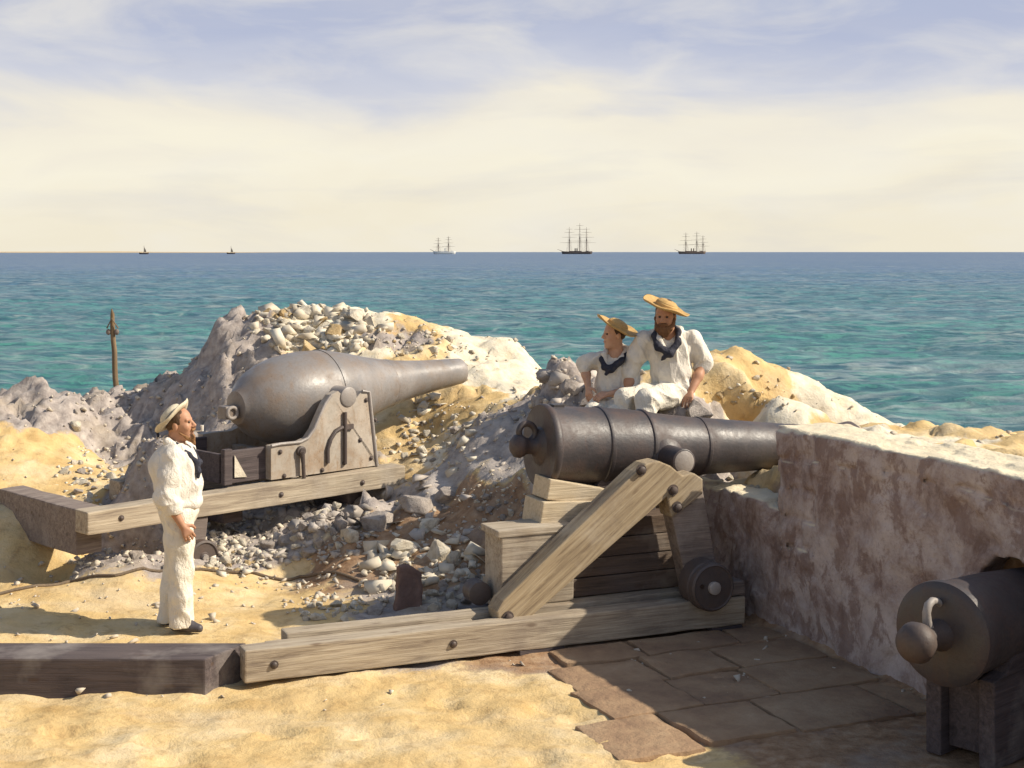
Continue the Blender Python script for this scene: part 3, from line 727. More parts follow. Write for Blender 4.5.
def ring_moulding(x, r, w, h): return [(x-w, r), (x-w*.7, r+h*.8), (x, r+h), (x+w*.7, r+h*.8), (x+w, r)]
def right_gun():
    bax = .85
    a0, z0 = R.pl(539, 446, bax); a1, z1 = R.pl(772, 446, bax)
    d = Vector((a1-a0, 0, z1-z0)); Ln = d.length; d.normalize()
    def s_of(px): return (R.pl(px, 446, bax)[0]-a0)/d.x
    def rad(px, hpx): return hpx/2/R.scale(px, bax)
    print('gun R len to wall', Ln, 'z', z0, z1, 'scale', R.scale(556, bax), 'rad', rad(575, 78))
    rb = rad(575, 79); r1 = rad(600, 77); r2 = rad(640, 71); r3 = rad(700, 57); r4 = rad(770, 46)
    s1, s2, s3, s4 = s_of(597), s_of(640), s_of(697), s_of(772)
    prof = [(0, 0), (0, rb*.55), (.004, rb*.9), (.0, rb*1.03), (.012, rb*1.06), (.05, rb*1.06), (.062, rb*1.03), (.075, rb)]
    prof += [(s1-.03, r1)]+ring_moulding(s1, r1, .022, .012)+[(s2-.03, r2)]+ring_moulding(s2, r2, .022, .012)
    prof += [(s2+.12, r2*.93), (s3-.03, r3)]+ring_moulding(s3, r3, .018, .008)+[(s4, r4)]
    prof += [(s4+.55, r4*.88), (s4+.68, r4*.98), (s4+.80, r4*1.1), (s4+.84, r4*1.0), (s4+.845, r4*.55), (s4+.5, r4*.5), (s4+.5, 0)]
    e = root_in(R, 'cannon', a0+1.1, bax, z0-.35, 'black smoothbore cannon on a timber carriage, its muzzle through the wall opening', 'cannon', None)
    o = Vector((a0, bax, z0))
    part(MB().lathe(prof, o, d, 72), 'barrel', IRON_BLACK, e, smooth=True, ang=40)
    # cascabel: neck, button and the breeching ring
    c = MB().lathe([(.004, rb*.5), (-.02, rb*.42), (-.035, rb*.28), (-.06, rb*.21), (-.10, rb*.2), (-.125, rb*.22), (-.14, rb*.26), (-.17, rb*.30), (-.21, rb*.28), (-.24, rb*.16), (-.248, 0)], o, d, 40)
    part(c, 'cascabel', IRON_BLACK, e, smooth=True, ang=60)
    cz = .055
    lp = MB().tube([o+d*(-.105+.07*math.cos(t))+Vector((0, 0, cz+.055+.07*math.sin(t))) for t in np.linspace(-1.1, PI+1.1, 20)], .026, 12)
    part(lp, 'breeching_loop', IRON_BLACK, e, smooth=True, ang=60)
    # trunnions
    at_, zt = R.pl(684, 462, .30)
    st = (at_-a0)/d.x
    tz = zt
    tr = MB().lathe([(-.3, .135), (-.27, .15), (-.24, .105), (0, .102), (.006, .092), (.007, 0)], (at_, .30, tz), (0, -1, 0), 36)
    part(tr, 'trunnion', IRON_BLACK, e, smooth=True)
    part(MB().lathe([(.0072, .088), (.010, .084), (.0105, 0)], (at_, .30, tz), (0, -1, 0), 36), 'trunnion_face', IRON_WORN, e, smooth=True)
    tr = MB().lathe([(-.3, .135), (-.27, .15), (-.24, .105), (0, .102), (.006, .092), (.007, 0)], (at_, 1.40, tz), (0, 1, 0), 36)
    part(tr, 'trunnion', IRON_BLACK, e, smooth=True)
    v = MB(); q = o+d*.16; v.box(q.x-.05, q.x+.05, q.y-.04, q.y+.04, q.z+rb-.02, q.z+rb+.02)
    part(v, 'vent_patch', IRON_BLACK, e, bevel=.006)

    # ---- carriage: stepped cheeks, sloping brace, stanchion, rollers
    ce = root_in(R, 'gun_carriage', 1.9, .85, .25, 'timber gun carriage with a long sloping brace under the black cannon', 'gun carriage', None)
    b = .12
    P = lambda x, y, bb=b: R.pl(x, y, bb)
    brace = [P(499, 622), (P(497, 612)), P(503, 601), P(636, 472), P(646, 464), P(659, 461), P(671, 466), P(683, 476), P(694, 473), P(703, 479), P(703, 494), P(672, 518), P(667, 497), P(523, 624), P(510, 628)]
    part(MB().prism(brace, b, .31), 'brace', WOOD_BRACE, ce, bevel=.012, label='long pale sloping timber brace with bolts')
    hd_ = [p_ for p_ in brace if p_[0] > P(640, 470)[0]]; hd_ = [(hd_[0][0], .9)]+hd_[:-1]
    part(MB().prism([(P(655, 470)[0], .9), P(655, 462), P(671, 466), P(683, 478), P(694, 474), P(703, 480), (P(703, 480)[0], .9)], 1.40, 1.56), 'bearing_block', WOOD_PALE, ce, bevel=.01)
    for x, y in ((508, 617), (673, 490), (677, 507), (641, 470)):
        a, z = P(x, y); m = MB(); bolt(m, a, b-.001, z, .03, .03); part(m, 'bolt', IRON_BOLT, ce, smooth=True)
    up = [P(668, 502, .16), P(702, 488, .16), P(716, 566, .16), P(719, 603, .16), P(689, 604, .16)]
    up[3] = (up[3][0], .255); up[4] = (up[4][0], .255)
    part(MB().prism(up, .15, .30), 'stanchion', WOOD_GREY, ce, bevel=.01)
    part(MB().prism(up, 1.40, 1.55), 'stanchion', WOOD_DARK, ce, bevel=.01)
    # cheek built of four boards, the shade over them put into the wood colour
    cb = .36
    aL = P(500, 530, cb)[0]; aR = P(692, 530, cb)[0]; zt_ = P(500, 531, cb)[1]; zr = P(690, 514, cb)[1]
    print('cheek', aL, aR, zt_, zr)
    n = 4
    for bb0, bb1, dl in ((cb, cb+.34, 0), (1.10, 1.38, .6)):
        for i in range(n):
            t0, t1 = i/n, (i+1)/n
            m = MB(); zb = .262
            m.box(aL+.62+dl*.2, aR, bb0+.075+.006*(i % 2), bb1, zb+(zt_-zb)*t0+.003, zb+(zt_-zb)*t1-.003, zb+(zr-zb)*t0+.003, zb+(zr-zb)*t1-.003)
            part(m, 'cheek_board', WOOD_SHADE, ce, bevel=.008)
    # end post at the tail, transom bed under the breech
    
    for bb0, bb1 in ((cb, cb+.34), (1.10, 1.38)):
        if bb0 > 1: continue
        zm = zt_-.055
        part(MB().box(aL+.012, aL+.617, bb0, bb1, .262, zm), 'tail_block', WOOD_PALE, ce, bevel=.01, sub=2, rough=.004)
        part(MB().box(aL-.02, aL+.617, bb0-.012, bb1+.01, zm+.003, zt_+.0, zm+.003, zt_+.006), 'tail_cap', WOOD_PALE, ce, bevel=.01)
    m = MB(); m.box(aL+.5, aL+.62, cb+.342, 1.098, .262, zt_-.12); part(m, 'transom', WOOD_GREY, ce, bevel=.01)
    m = MB(); m.box(aR-.3, aR-.12, cb+.342, 1.098, .262, zr-.1); part(m, 'transom', WOOD_GREY, ce, bevel=.01)
    # rollers: big drum at the front, small one at the tail
    a, z = P(714, 588, -.10); r = 24/R.scale(714, -.1)
    m = MB().lathe([(.0, 0), (.0, r*.2), (.006, r*.24), (.008, r*.86), (-.0, r*.92), (.015, r), (.05, r*1.02), (.06, r*.95), (.075, r*.95), (.085, r*1.03), (.22, r*1.03), (.235, r*.95), (.235, 0)], (a, -.10, z), (0, 1, 0), 48)
    ro = part(m, 'roller', IRON_BOLT, ce, smooth=True, label='big iron roller at the front of the carriage')
    m = MB().lathe([(-.03, 0), (-.03, r*.2), (-.022, r*.27), (.012, r*.27)], (a, -.10, z), (0, 1, 0), 24); q = part(m, 'hub', IRON_WORN, ce, smooth=True); q.parent = ro
    m = MB().lathe([(-.002, 0), (-.002, .018), (.004, .018)], (a-r*.55, -.098, z+r*.1), (0, 1, 0), 12); q = part(m, 'socket_hole', EYE, ce, smooth=True); q.parent = ro
    m = MB().lathe([(0, 0), (0, .035), (.02, .045), (.5, .045), (.5, 0)], (a+.04, -.08, z), (0, 1, 0), 20)
    part(m, 'axle', IRON_BOLT, ce, smooth=True)
    m = MB().lathe([(0, 0), (0, .06), (.01, .09), (.16, .09), (.16, 0)], (aL-.10, .50, .346), (0, 1, 0), 28)
    part(m, 'tail_roller', IRON_BOLT, ce, smooth=True)

    # ---- quoins propping the breech
    zc = zt_
    def wedge(x0, y0, x1, y1, hh, bq, wq, lab):
        pa, pz = R.pl(x0, y0, bq); qa, qz = R.pl(x1, y1, bq)
        m = MB(); m.prism([(pa, pz), (qa, qz), (qa+.02, qz+hh*.8), (pa+.03, pz+hh)], bq, bq+wq)
        e = root_in(R, 'quoin', (pa+qa)/2, bq+wq/2, min(pz, qz), lab, 'wedge', 'timber wedges under the breech')
        m.done('quoin_block', WOOD_CREAM, e, off=tuple(e['_off']), bevel=.008)
    wedge(540, 527, 592, 521, .19, .5, .36, 'lower cream cut timber wedge lying on the carriage cheek under the breech')
    wedge(547, 500, 606, 506, .16, .53, .3, 'upper cream cut timber wedge stacked directly under the breech')
    qa, qz = R.pl(575, 522, .62)
    e = root_in(R, 'elevating_quoin', qa+.35, .8, zt_-.05, 'dark sloping timber bed under the middle of the black cannon', 'wedge')
    m = MB(); m.prism([(qa, zt_-.04), (qa+.75, zt_-.04), (qa+.75, zt_+.2), (qa+.42, zt_+.36), (qa+.3, zt_+.32), (qa, zt_+.02)], .66, 1.06); m.done('quoin_bed', WOOD_DARK, e, off=tuple(e['_off']), bevel=.01)

    # ---- slide
    aE = 3.94
    se = root_in(R, 'gun_slide', 1.9, .85, 0, 'long pale timber traversing slide lying in front under the black cannon carriage', 'gun slide')
    part(MB().box(0, aE, 0, .17, .03, .252), 'rail', WOOD_PALE, se, bevel=.012, sub=4, rough=.007)
    part(MB().box(.12, aE-.13, .172, .297, .05, .185), 'rail_strip', WOOD_PALE, se, bevel=.008, sub=4, rough=.005)
    part(MB().box(.20, 1.75, .255, .298, .187, .225), 'guide_strip', WOOD_PALE, se, bevel=.008)
    part(MB().box(.36, aE-.13, .30, .47, .04, .258), 'rail', WOOD_PALE, se, bevel=.012, sub=4, rough=.007)
    part(MB().box(2.3, aE-.13, 1.28, 1.45, .04, .255), 'rail', WOOD_PALE, se, bevel=.012)
    part(MB().box(aE-.125, aE, .0, 1.5, .26, .37), 'front_transom', WOOD_GREY, se, bevel=.012)
    part(MB().box(2.35, 2.5, .48, 1.27, .06, .2), 'cross_beam', WOOD_GREY, se, bevel=.012)
    af, zf = R.pl(548, 655, -.005)
    part(MB().prism([(af-.22, -.02), (af+.14, -.02), (af+.14, .027), (af-.22, .027)], .005, 1.4), 'cross_foot', WOOD_DARK, se, bevel=.005)
    part(MB().prism([(aE-.3, -.02), (aE-.02, -.02), (aE-.02, .027), (aE-.3, .027)], .005, 1.4), 'cross_foot', WOOD_DARK, se, bevel=.005)
    for a in (.2, 1.5):
        m = MB(); bolt(m, a, -.001, .14, .02, .014); part(m, 'bolt', IRON_BOLT, se, smooth=True)

# ---------------------------------------------------------------- third gun, nearest the viewer on the right
p3 = W(939, 635, 7.95); A3, BG3 = R.inv(p3.x, p3.y); Z3 = p3.z
T = Frame(p3.x, p3.y, 42.0)
def third_gun():
    r = .282; A3 = BG3 = 0.0
    e = root_in(T, 'cannon', A3+.3, BG3, Z3-.27, 'dark cannon breech with a round button and curved loop, nearest at lower right', 'cannon')
    o = Vector((A3, BG3, Z3)); d = Vector((1, 0, 0))
    prof = [(-.0, 0), (-.0, r*.5), (.01, r*.9), (.02, r*.99), (.03, r*1.05), (.07, r*1.06), (.085, r*1.0), (.6, r*.93), (1.25, r*.74), (1.3, r*.8), (1.31, r*.4), (1.2, r*.35), (1.2, 0)]
    part(MB().lathe(prof, o, d, 72), 'barrel', IRON_BLACK, e, smooth=True, ang=40)
    c = MB().lathe([(.0, r*.33), (-.03, r*.29), (-.07, r*.24), (-.14, r*.25), (-.165, r*.3), (-.185, r*.36), (-.235, r*.41), (-.285, r*.36), (-.32, r*.2), (-.328, 0)], o, d, 40)
    part(c, 'cascabel', IRON_BOLT, e, smooth=True, ang=60)
    pts = [o+Vector((-.10, 0, .04)), o+Vector((-.125, 0, .10)), o+Vector((-.13, 0, .15)), o+Vector((-.11, 0, .19)), o+Vector((-.07, 0, .205)), o+Vector((-.02, 0, .195)), o+Vector((.02, 0, .17))]
    part(MB().tube(pts, [.03, .026, .024, .024, .022, .02, .02], 12), 'breeching_loop', IRON_WORN, e, smooth=True, ang=60)
    ce = root_in(T, 'gun_carriage', A3+.4, BG3, 0, 'low dark timber bed under the nearest cannon breech', 'gun carriage')
    for s in (-1, 1):
        m = MB(); m.prism([(A3+.22, .0), (A3+.85, .0), (A3+.85, Z3-.08), (A3+.5, Z3-.1), (A3+.36, Z3-.24), (A3+.22, Z3-.27)], BG3+s*.17-.05, BG3+s*.17+.05)
        part(m, 'cheek', WOOD_DARK, ce, bevel=.012)
    m = MB(); m.box(A3+.30, A3+.44, BG3-.118, BG3+.118, .05, Z3-.3); part(m, 'transom', WOOD_DARK, ce, bevel=.01)

# ---------------------------------------------------------------- left gun
def left_gun():
    bax = .78
    a0, z0 = L.pl(236, 408, bax); a1, z1 = L.pl(460, 371, bax)
    d = Vector((a1-a0, 0, z1-z0)); Ln = d.length; d.normalize(); o = Vector((a0, bax, z0))
    print('gun L', a0, a1, z0, z1, Ln, L.scale(290, bax))
    def ss(px): return (L.pl(px, 400, bax)[0]-a0)/(a1-a0)*Ln
    def rr(px, h): return h/2/L.scale(px, bax)
    prof = [(-.02, 0), (-.015, .1), (0, .17)]
    for px, h in ((241, 42), (246, 56), (254, 69), (264, 79), (276, 87), (290, 91), (305, 91), (320, 88), (335, 81), (350, 71), (365, 60), (380, 50.5), (395, 43), (410, 37.5), (425, 33), (440, 29.5), (450, 27.5), (457, 26)):
        prof.append((ss(px), rr(px, h)))
    rm = rr(460, 25.5); prof += [(Ln-.01, rm), (Ln, rm*.96), (Ln, rm*.62), (Ln-.5, rm*.6), (Ln-.5, 0)]
    e = root_in(L, 'cannon', a0+1.2, bax, z0-.4, 'great bottle shaped grey iron gun on the left, pointing out to sea', 'cannon')
    b = part(MB().lathe(prof, o, d, 80), 'barrel', IRON_GREY, e, smooth=True, ang=40)
    m = MB()
    for s, r in ((ss(322), rr(322, 88)), (ss(386), rr(386, 47.5))):
        m.lathe([(s-.03, r-.01), (s-.028, r+.006), (s+.028, r+.001), (s+.03, r-.015)], o, d, 80)
    part(m, 'reinforce_band', IRON_GREY, e, smooth=True)
    at_, zt = L.pl(350, 397, .10)
    tr = MB().lathe([(-.35, .16), (-.22, .15), (-.2, .105), (0, .1), (.008, .088), (.009, 0)], (at_, .12, zt), (0, -1, 0), 36); part(tr, 'trunnion', IRON_WORN, e, smooth=True)
    tr = MB().lathe([(-.35, .16), (-.22, .15), (-.2, .105), (0, .1), (.008, .088), (.009, 0)], (at_, 1.44, zt), (0, 1, 0), 36); part(tr, 'trunnion', IRON_WORN, e, smooth=True)
    # breech bracket with an eye
    m = MB(); q = o
    m.box(q.x-.17, q.x+.02, q.y-.075, q.y+.075, q.z-.10, q.z+.03)
    br = part(m, 'breech_bracket', IRON_GREY, e, bevel=.015)
    m = MB().tube([Vector((q.x-.10+.0, q.y-.085, q.z-.035))+Vector((.055*math.cos(t), 0, .055*math.sin(t))) for t in np.linspace(0, 2*PI, 20)], .018, 10); part(m, 'eye_ring', IRON_WORN, e, smooth=True)
    # carriage
    ce = root_in(L, 'gun_carriage', 2.4, .78, .72, 'dusty iron gun carriage with high cheeks under the bottle shaped gun', 'gun carriage')
    b0 = .13
    P = lambda x, y, b=b0: L.pl(x, y, b)
    ztop = .735
    ck = [P(271, 446), P(280, 444), P(300, 442), P(308, 438), P(314, 429), P(319, 417), P(325, 404), P(331, 395), P(338, 391), P(343, 396), P(347, 402), P(353, 402), P(358, 396), P(362, 391), P(369, 392), P(377, 466)]
    ck = ck+[(ck[-1][0]+.02, ztop+.002), (P(271, 470)[0], ztop+.002)]
    part(MB().prism(ck, b0, b0+.09), 'cheek', IRON_PLATE, ce, bevel=.008)
    part(MB().prism(ck, 1.34, 1.43), 'cheek', IRON_PLATE, ce, bevel=.008)
    # flanges round the cheek edge, stiffening rib, lever, curved slot bar, bolts
    m = MB(); m.tube([(a, b0-.004, z) for a, z in ck[:8]], .016, 8); m.tube([(a, b0-.004, z) for a, z in ck[13:16]], .016, 8); part(m, 'edge_angle', IRON_WORN, ce, smooth=True)
    a, z = P(300, 451); a2, z2 = P(304, 488, b0-.04)
    m = MB(); m.lathe([(0, 0), (0, .05), (-.03, .05), (-.035, .035), (-.05, .03), (-.05, 0)], (a, b0-.002, z), (0, 1, 0), 20); m.tube([(a, b0-.035, z), (a+.01, b0-.04, z-.12), (a2, b0-.045, z2+.03), (a2+.005, b0-.045, z2)], [.028, .02, .02, .024], 10); part(m, 'lever', IRON_BOLT, ce, smooth=True)
    m = MB(); m.tube([(*P(x, y),) [0:1]+(b0-.012,)+(P(x, y)[1],) for x, y in ((342, 427), (335, 431), (330, 439), (327, 449), (327, 463))], .022, 10); part(m, 'curved_bar', IRON_BOLT, ce, smooth=True)
    m = MB(); m.tube([(P(344, y)[0], b0-.02, P(344, y)[1]) for y in (412, 430, 450, 464)], .02, 10)
    m.box(P(344, 426)[0], P(352, 426)[0], b0-.03, b0-.002, P(348, 429)[1], P(348, 424)[1]); part(m, 'elevating_bar', IRON_BOLT, ce, smooth=True)
    for x, y in ((344, 463), (371, 458), (375, 420), (280, 452), (284, 476), (322, 470), (366, 400), (330, 440), (360, 440)):
        aa, zz = P(x, y); m = MB(); bolt(m, aa, b0-.001, zz, .016, .014); part(m, 'bolt', IRON_BOLT, ce, smooth=True)
    # rear transom: a dark open box
    aa0 = P(226, 470, .2)[0]; aa1 = P(268, 470, .2)[0]; zz1 = P(226, 452, .2)[1]
    part(MB().box(aa0, aa1, .22, .28, ztop+.004, zz1), 'rear_bracket', WOOD_DARK, ce, bevel=.01)
    part(MB().box(aa0, aa1, 1.28, 1.34, ztop+.004, zz1), 'rear_bracket', WOOD_DARK, ce, bevel=.01)
    part(MB().box(aa0-.05, aa0+.04, .15, .215, ztop+.004, zz1+.03), 'rear_post', WOOD_DARK, ce, bevel=.01)
    part(MB().box(aa0-.02, aa0+.03, .285, 1.275, ztop+.004, zz1-.03), 'rear_transom', WOOD_DARK, ce, bevel=.01)
    m = MB(); m.prism([(aa0+.10, ztop+.06), (aa0+.24, ztop+.05), (aa0+.10, zz1-.04)], .205, .214); part(m, 'pale_plate', ST_PALE, ce, label='pale triangular plate on the dark rear bracket')
    part(MB().box(P(300, 450)[0], P(300, 450)[0]+.1, b0+.1, 1.335, ztop+.004, ztop+.2), 'transom', IRON_PLATE, ce, bevel=.01)
    part(MB().box(P(366, 450)[0], P(366, 450)[0]+.08, b0+.1, 1.335, ztop+.004, ztop+.25), 'transom', IRON_PLATE, ce, bevel=.01)
    # slide
    se = root_in(L, 'gun_slide', 1.7, .75, 0, 'raised weathered timber slide carrying the bottle shaped gun carriage', 'gun slide')
    aEnd = L.pl(405, 475, 0)[0]
    part(MB().box(-.02, aEnd, 0, .22, .50, .70, .52, .725), 'rail', WOOD_PALE, se, bevel=.014, sub=4, rough=.008)
    part(MB().box(1.0, aEnd, 1.28, 1.5, .50, .70, .52, .725), 'rail', WOOD_PALE, se, bevel=.014)
    part(MB().box(-.015, .24, .225, 1.75, .29, .697), 'rear_transom', WOOD_GREY, se, bevel=.014, sub=3, rough=.007)
    part(MB().box(aEnd-.2, aEnd-.02, .225, 1.275, .5, .70), 'front_transom', WOOD_GREY, se, bevel=.014)
    aw, zw = L.pl(196, 545, .05)
    for bb in (.03,):
        part(MB().prism([(aw-.1, .2), (aw+.08, .2), (aw+.12, .50), (aw-.12, .50)], bb, bb+.14), 'wheel_bracket', WOOD_GREY, se, bevel=.01)
        wh = part(MB().lathe([(0, 0), (0, .04), (.01, .05), (.012, .125), (0, .135), (.01, .155), (.1, .155), (.11, .135), (.11, 0)], (aw+.02, bb-.10, .15), (0, 1, 0), 36), 'wheel', IRON_BOLT, se, smooth=True)
        h = part(MB().lathe([(-.02, 0), (-.02, .03), (.012, .035)], (aw+.02, bb-.10, .15), (0, 1, 0), 16), 'hub', IRON_WORN, se, smooth=True); h.parent = wh
    for a in (1.5, 3.0): part(MB().box(a, a+.22, .225, 1.275, .36, .497), 'cross_tie', WOOD_DARK, se, bevel=.02)
    for a in (.3, 1.0, 2.0, 3.0):
        m = MB(); bolt(m, a, -.001, .61, .018, .012); part(m, 'bolt', IRON_BOLT, se, smooth=True)
# ---------------------------------------------------------------- people
def drape(S, a, b, R_, n, k, amp, seed, e0=0.0, e1=0.0):
    # creases that run along or wind round a limb from a to b; e0/e1 gather them at the ends
    a = np.array(a, float); b = np.array(b, float); ax = b-a; Ln = np.linalg.norm(ax); ax /= Ln
    t_ = np.cross(ax, (0, 1, 0) if abs(ax[1]) < .8 else (1, 0, 0)); e1_ = t_/np.linalg.norm(t_); e2_ = np.cross(ax, e1_)
    ii = np.argwhere(np.abs(S.f) < .05); p = S.lo+ii*S.res; q = p-a; t = q@ax
    x, y = q@e1_, q@e2_; r = np.hypot(x, y)
    w = sst(R_*1.25, R_*.9, r)*sst(-.09, .03, t)*sst(Ln+.09, Ln-.03, t)
    th = np.arctan2(y, x); u = np.clip(t/Ln, 0, 1)
    ph = n*th+k*t+2.2*vnoise(p[:, 0]*4.5, p[:, 1]*4.5, p[:, 2]*4.5, seed)+1.2*vnoise(p[:, 0]*11, p[:, 1]*11, p[:, 2]*11, seed+2)
    br = .35+.65*sst(-.35, .45, vnoise(p[:, 0]*6, p[:, 1]*6, p[:, 2]*6, seed+5))
    g = 1+e0*sst(.45, 0, u)+e1*sst(.55, 1, u)
    S.f[tuple(ii.T)] += (amp*w*br*g*(1.1*np.abs(np.sin(ph*.5))**.75-.6)).astype(np.float32)
def V3(*a): return np.array(a, float)
def basis(fwd, up):
    f = Vector(fwd).normalized(); r = f.cross(Vector(up)).normalized(); u = r.cross(f)
    return Matrix((f, -r, u)).transposed()       # columns: forward, left, up
class Head:
    def __init__(s, c, fwd, up, k=1.0): s.c = Vector(c); s.R = basis(fwd, up); s.k = k
    def p(s, f, l, u): return np.array(s.c+s.R @ Vector((f, l, u))*s.k)
    def ell(s, S, q, r, k=.015, op='add'): S.ell(s.p(*q), np.array(r)*s.k, k, op, rot=s.R)
    def skull(s, S, chin=1.0):
        s.ell(S, (-.008, 0, .03), (.098, .077, .098), .02)
        s.ell(S, (.028, 0, -.045), (.064, .058, .085), .03)
        S.cap(s.p(.06, -.014, -.108), s.p(.06, .014, -.108), .022*s.k, k=.025)
        for t in (-1, 1):
            S.cap(s.p(.082, t*.012, .024), s.p(.072, t*.045, .022), .011*s.k, k=.012)
            s.ell(S, (.052, t*.042, -.03), (.03, .022, .026), .02)
            s.ell(S, (-.012, t*.078, -.012), (.02, .010, .032), .006)
            s.ell(S, (.095, t*.03, .004), (.016, .017, .010), 0, 'sub')
        S.cap(s.p(.086, 0, .015), s.p(.110, 0, -.028), .009*s.k, .014*s.k, k=.010)
        S.cap(s.p(.098, -.012, -.034), s.p(.098, .012, -.034), .010*s.k, k=.008)
        S.cap(s.p(.083, -.017, -.062), s.p(.083, .017, -.062), .009*s.k, k=.006)
        S.cap(s.p(.081, -.015, -.076), s.p(.081, .015, -.076), .010*s.k, k=.006)
    def features(s, parent):
        for t in (-1, 1):
            m = MB().sphere(s.p(.082, t*.030, .004), .0105*s.k, 12); m.done('eye', EYE, parent, smooth=True)
        m = MB().tube([s.p(.090, -.02, -.069), s.p(.0935, 0, -.069), s.p(.090, .02, -.069)], .0045*s.k, 6); m.done('mouth', LIP, parent, smooth=True)
def hand(S, w, d, pn, thumb, curl=.5, k=1.0, spread=.5):
    """wrist, finger direction, back-of-hand normal, thumb-side direction"""
    d = Vector(d).normalized(); pn = Vector(pn); pn = (pn-d*pn.dot(d)).normalized(); sd_ = d.cross(pn).normalized()
    if sd_.dot(Vector(thumb)) < 0: sd_ = -sd_
    w = Vector(w); K = k
    for t in (-1.3, -.4, .4, 1.3):
        S.cap(w+d*.015*K, w+d*.085*K+sd_*t*.021*K, .019*K, .0145*K, .012)
    for t, ln in ((1.45, .074), (.5, .083), (-.48, .077), (-1.45, .060)):
        p = w+d*.085*K+sd_*t*.0215*K; a = .25*curl; dd = (d+sd_*t*.12*spread).normalized(); pts = [p]
        for j, f in enumerate((.45, .32, .26)):
            a += curl*(.55 if j else .35)
            p = p+(dd*math.cos(a)-pn*math.sin(a))*ln*f*K; pts.append(p)
        S.chain(pts, [.0100*K, .0092*K, .0085*K, .0076*K], .004)
    t0 = w+d*.03*K+sd_*.026*K
    t1 = t0+(d*.55+sd_*.75-pn*.25).normalized()*.042*K; t2 = t1+(d*.85+sd_*.25-pn*.45).normalized()*.034*K
    S.chain([t0, t1, t2], [.014*K, .0115*K, .0095*K], .008)
def straw_hat(parent, c, axis, rb, rc, hc, mat, band, droop=.02, fwd=(1, 0, 0), roll=0, name='straw_hat'):
    ax = Vector(axis).normalized(); fv = Vector(fwd); fv = (fv-ax*fv.dot(ax)).normalized(); sv = ax.cross(fv)
    m = MB()
    prof = [(hc, 0), (hc-.002, rc*.4), (hc-.010, rc*.7), (hc-.026, rc*.9), (hc*.4, rc*.99), (.012, rc*1.01), (.004, rc+.015)]
    n = 9
    for i in range(1, n+1):
        t = i/n; prof.append((.004-droop*t*t+roll*t**3, rc+.015+(rb-rc-.015)*t))
    prof += [(prof[-1][0]-.010, rb-.003)]
    for i in range(n-1, 0, -1):
        t = i/n; prof.append((-.008-droop*t*t+roll*t**3, rc+.015+(rb-rc-.015)*t))
    prof += [(-.008, rc-.006), (hc-.03, rc-.012), (hc-.014, 0)]
    m.lathe(prof, (0, 0, 0), (0, 0, 1), 48)
    for v in m.bm.verts:      # soft uneven brim
        r = math.hypot(v.co.x, v.co.y)
        if r > rc+.01:
            th = math.atan2(v.co.y, v.co.x); v.co.z += (r-rc)/(rb-rc)*(.012*math.sin(2*th+.7)+.006*math.sin(5*th))
    Mx = Matrix((fv, sv, ax)).transposed().to_4x4(); Mx.translation = Vector(c)
    me = bpy.data.meshes.new(name); bm = m.bm; bmesh.ops.recalc_face_normals(bm, faces=bm.faces)
    for f in bm.faces: f.smooth = True
    bm.to_mesh(me); bm.free()
    o = link(name, me, mat, parent); o.matrix_local = Mx
    if band is not None:
        b = MB().lathe([(.004, rc+.001), (.005, rc+.0045), (.026, rc+.0035), (.027, rc*.99)], (0, 0, 0), (0, 0, 1), 40).done('hat_band', band, o, smooth=True)
    return o
def neckerchief(parent, pts, rs, tails, seed):
    S = SDF(np.min(pts+sum(tails, []), 0)-.08, np.max(pts+sum(tails, []), 0)+.08, .006)
    S.chain(pts, [r_*.74 for r_ in rs], .02)
    for t in tails: S.chain(t, list(np.linspace(.024, .014, len(t))), .015)
    S.disp(.005, 30, seed, 2)
    link('neckerchief', S.mesh('neckerchief'), NAVY, parent)

def wrap_person(body_sdf, skin, loc, label, rz=0):
    me = body_sdf.mesh('person'); o = link('person', me, skin); o.location = loc; o.rotation_euler = (0, 0, rz)
    return tag(o, label, 'person')
def folds(S, amp, fr, seed):
    # long soft creases instead of lumps
    amp *= .55
    m = np.abs(S.f) < .06
    p = S.lo+np.argwhere(m)*S.res; fr = np.broadcast_to(fr, 3)*.8
    w = .05*vnoise(p[:, 0]*5, p[:, 1]*5, p[:, 2]*5, seed+3)
    n = vnoise((p[:, 0]+w)*fr[0]+p[:, 2]*3.0, (p[:, 1]+w)*fr[1]-p[:, 2]*2.0, (p[:, 2]+w)*fr[2], seed)
    n2 = vnoise((p[:, 0]-w)*fr[0]*1.9-p[:, 2]*4, (p[:, 1]+w)*fr[1]*1.9, (p[:, 2]+w)*fr[2]*1.7, seed+1)
    n3 = vnoise((p[:, 0]+w*.6)*fr[0]*2.3+p[:, 2]*7, (p[:, 1]-w)*fr[1]*2.3-p[:, 2]*5, (p[:, 2]+w)*fr[2]*2.6, seed+2)
    S.f[m] += amp*(.45-np.abs(n)*1.5+.2-.7*np.abs(n2))+amp*.75*(.3-np.abs(n3))

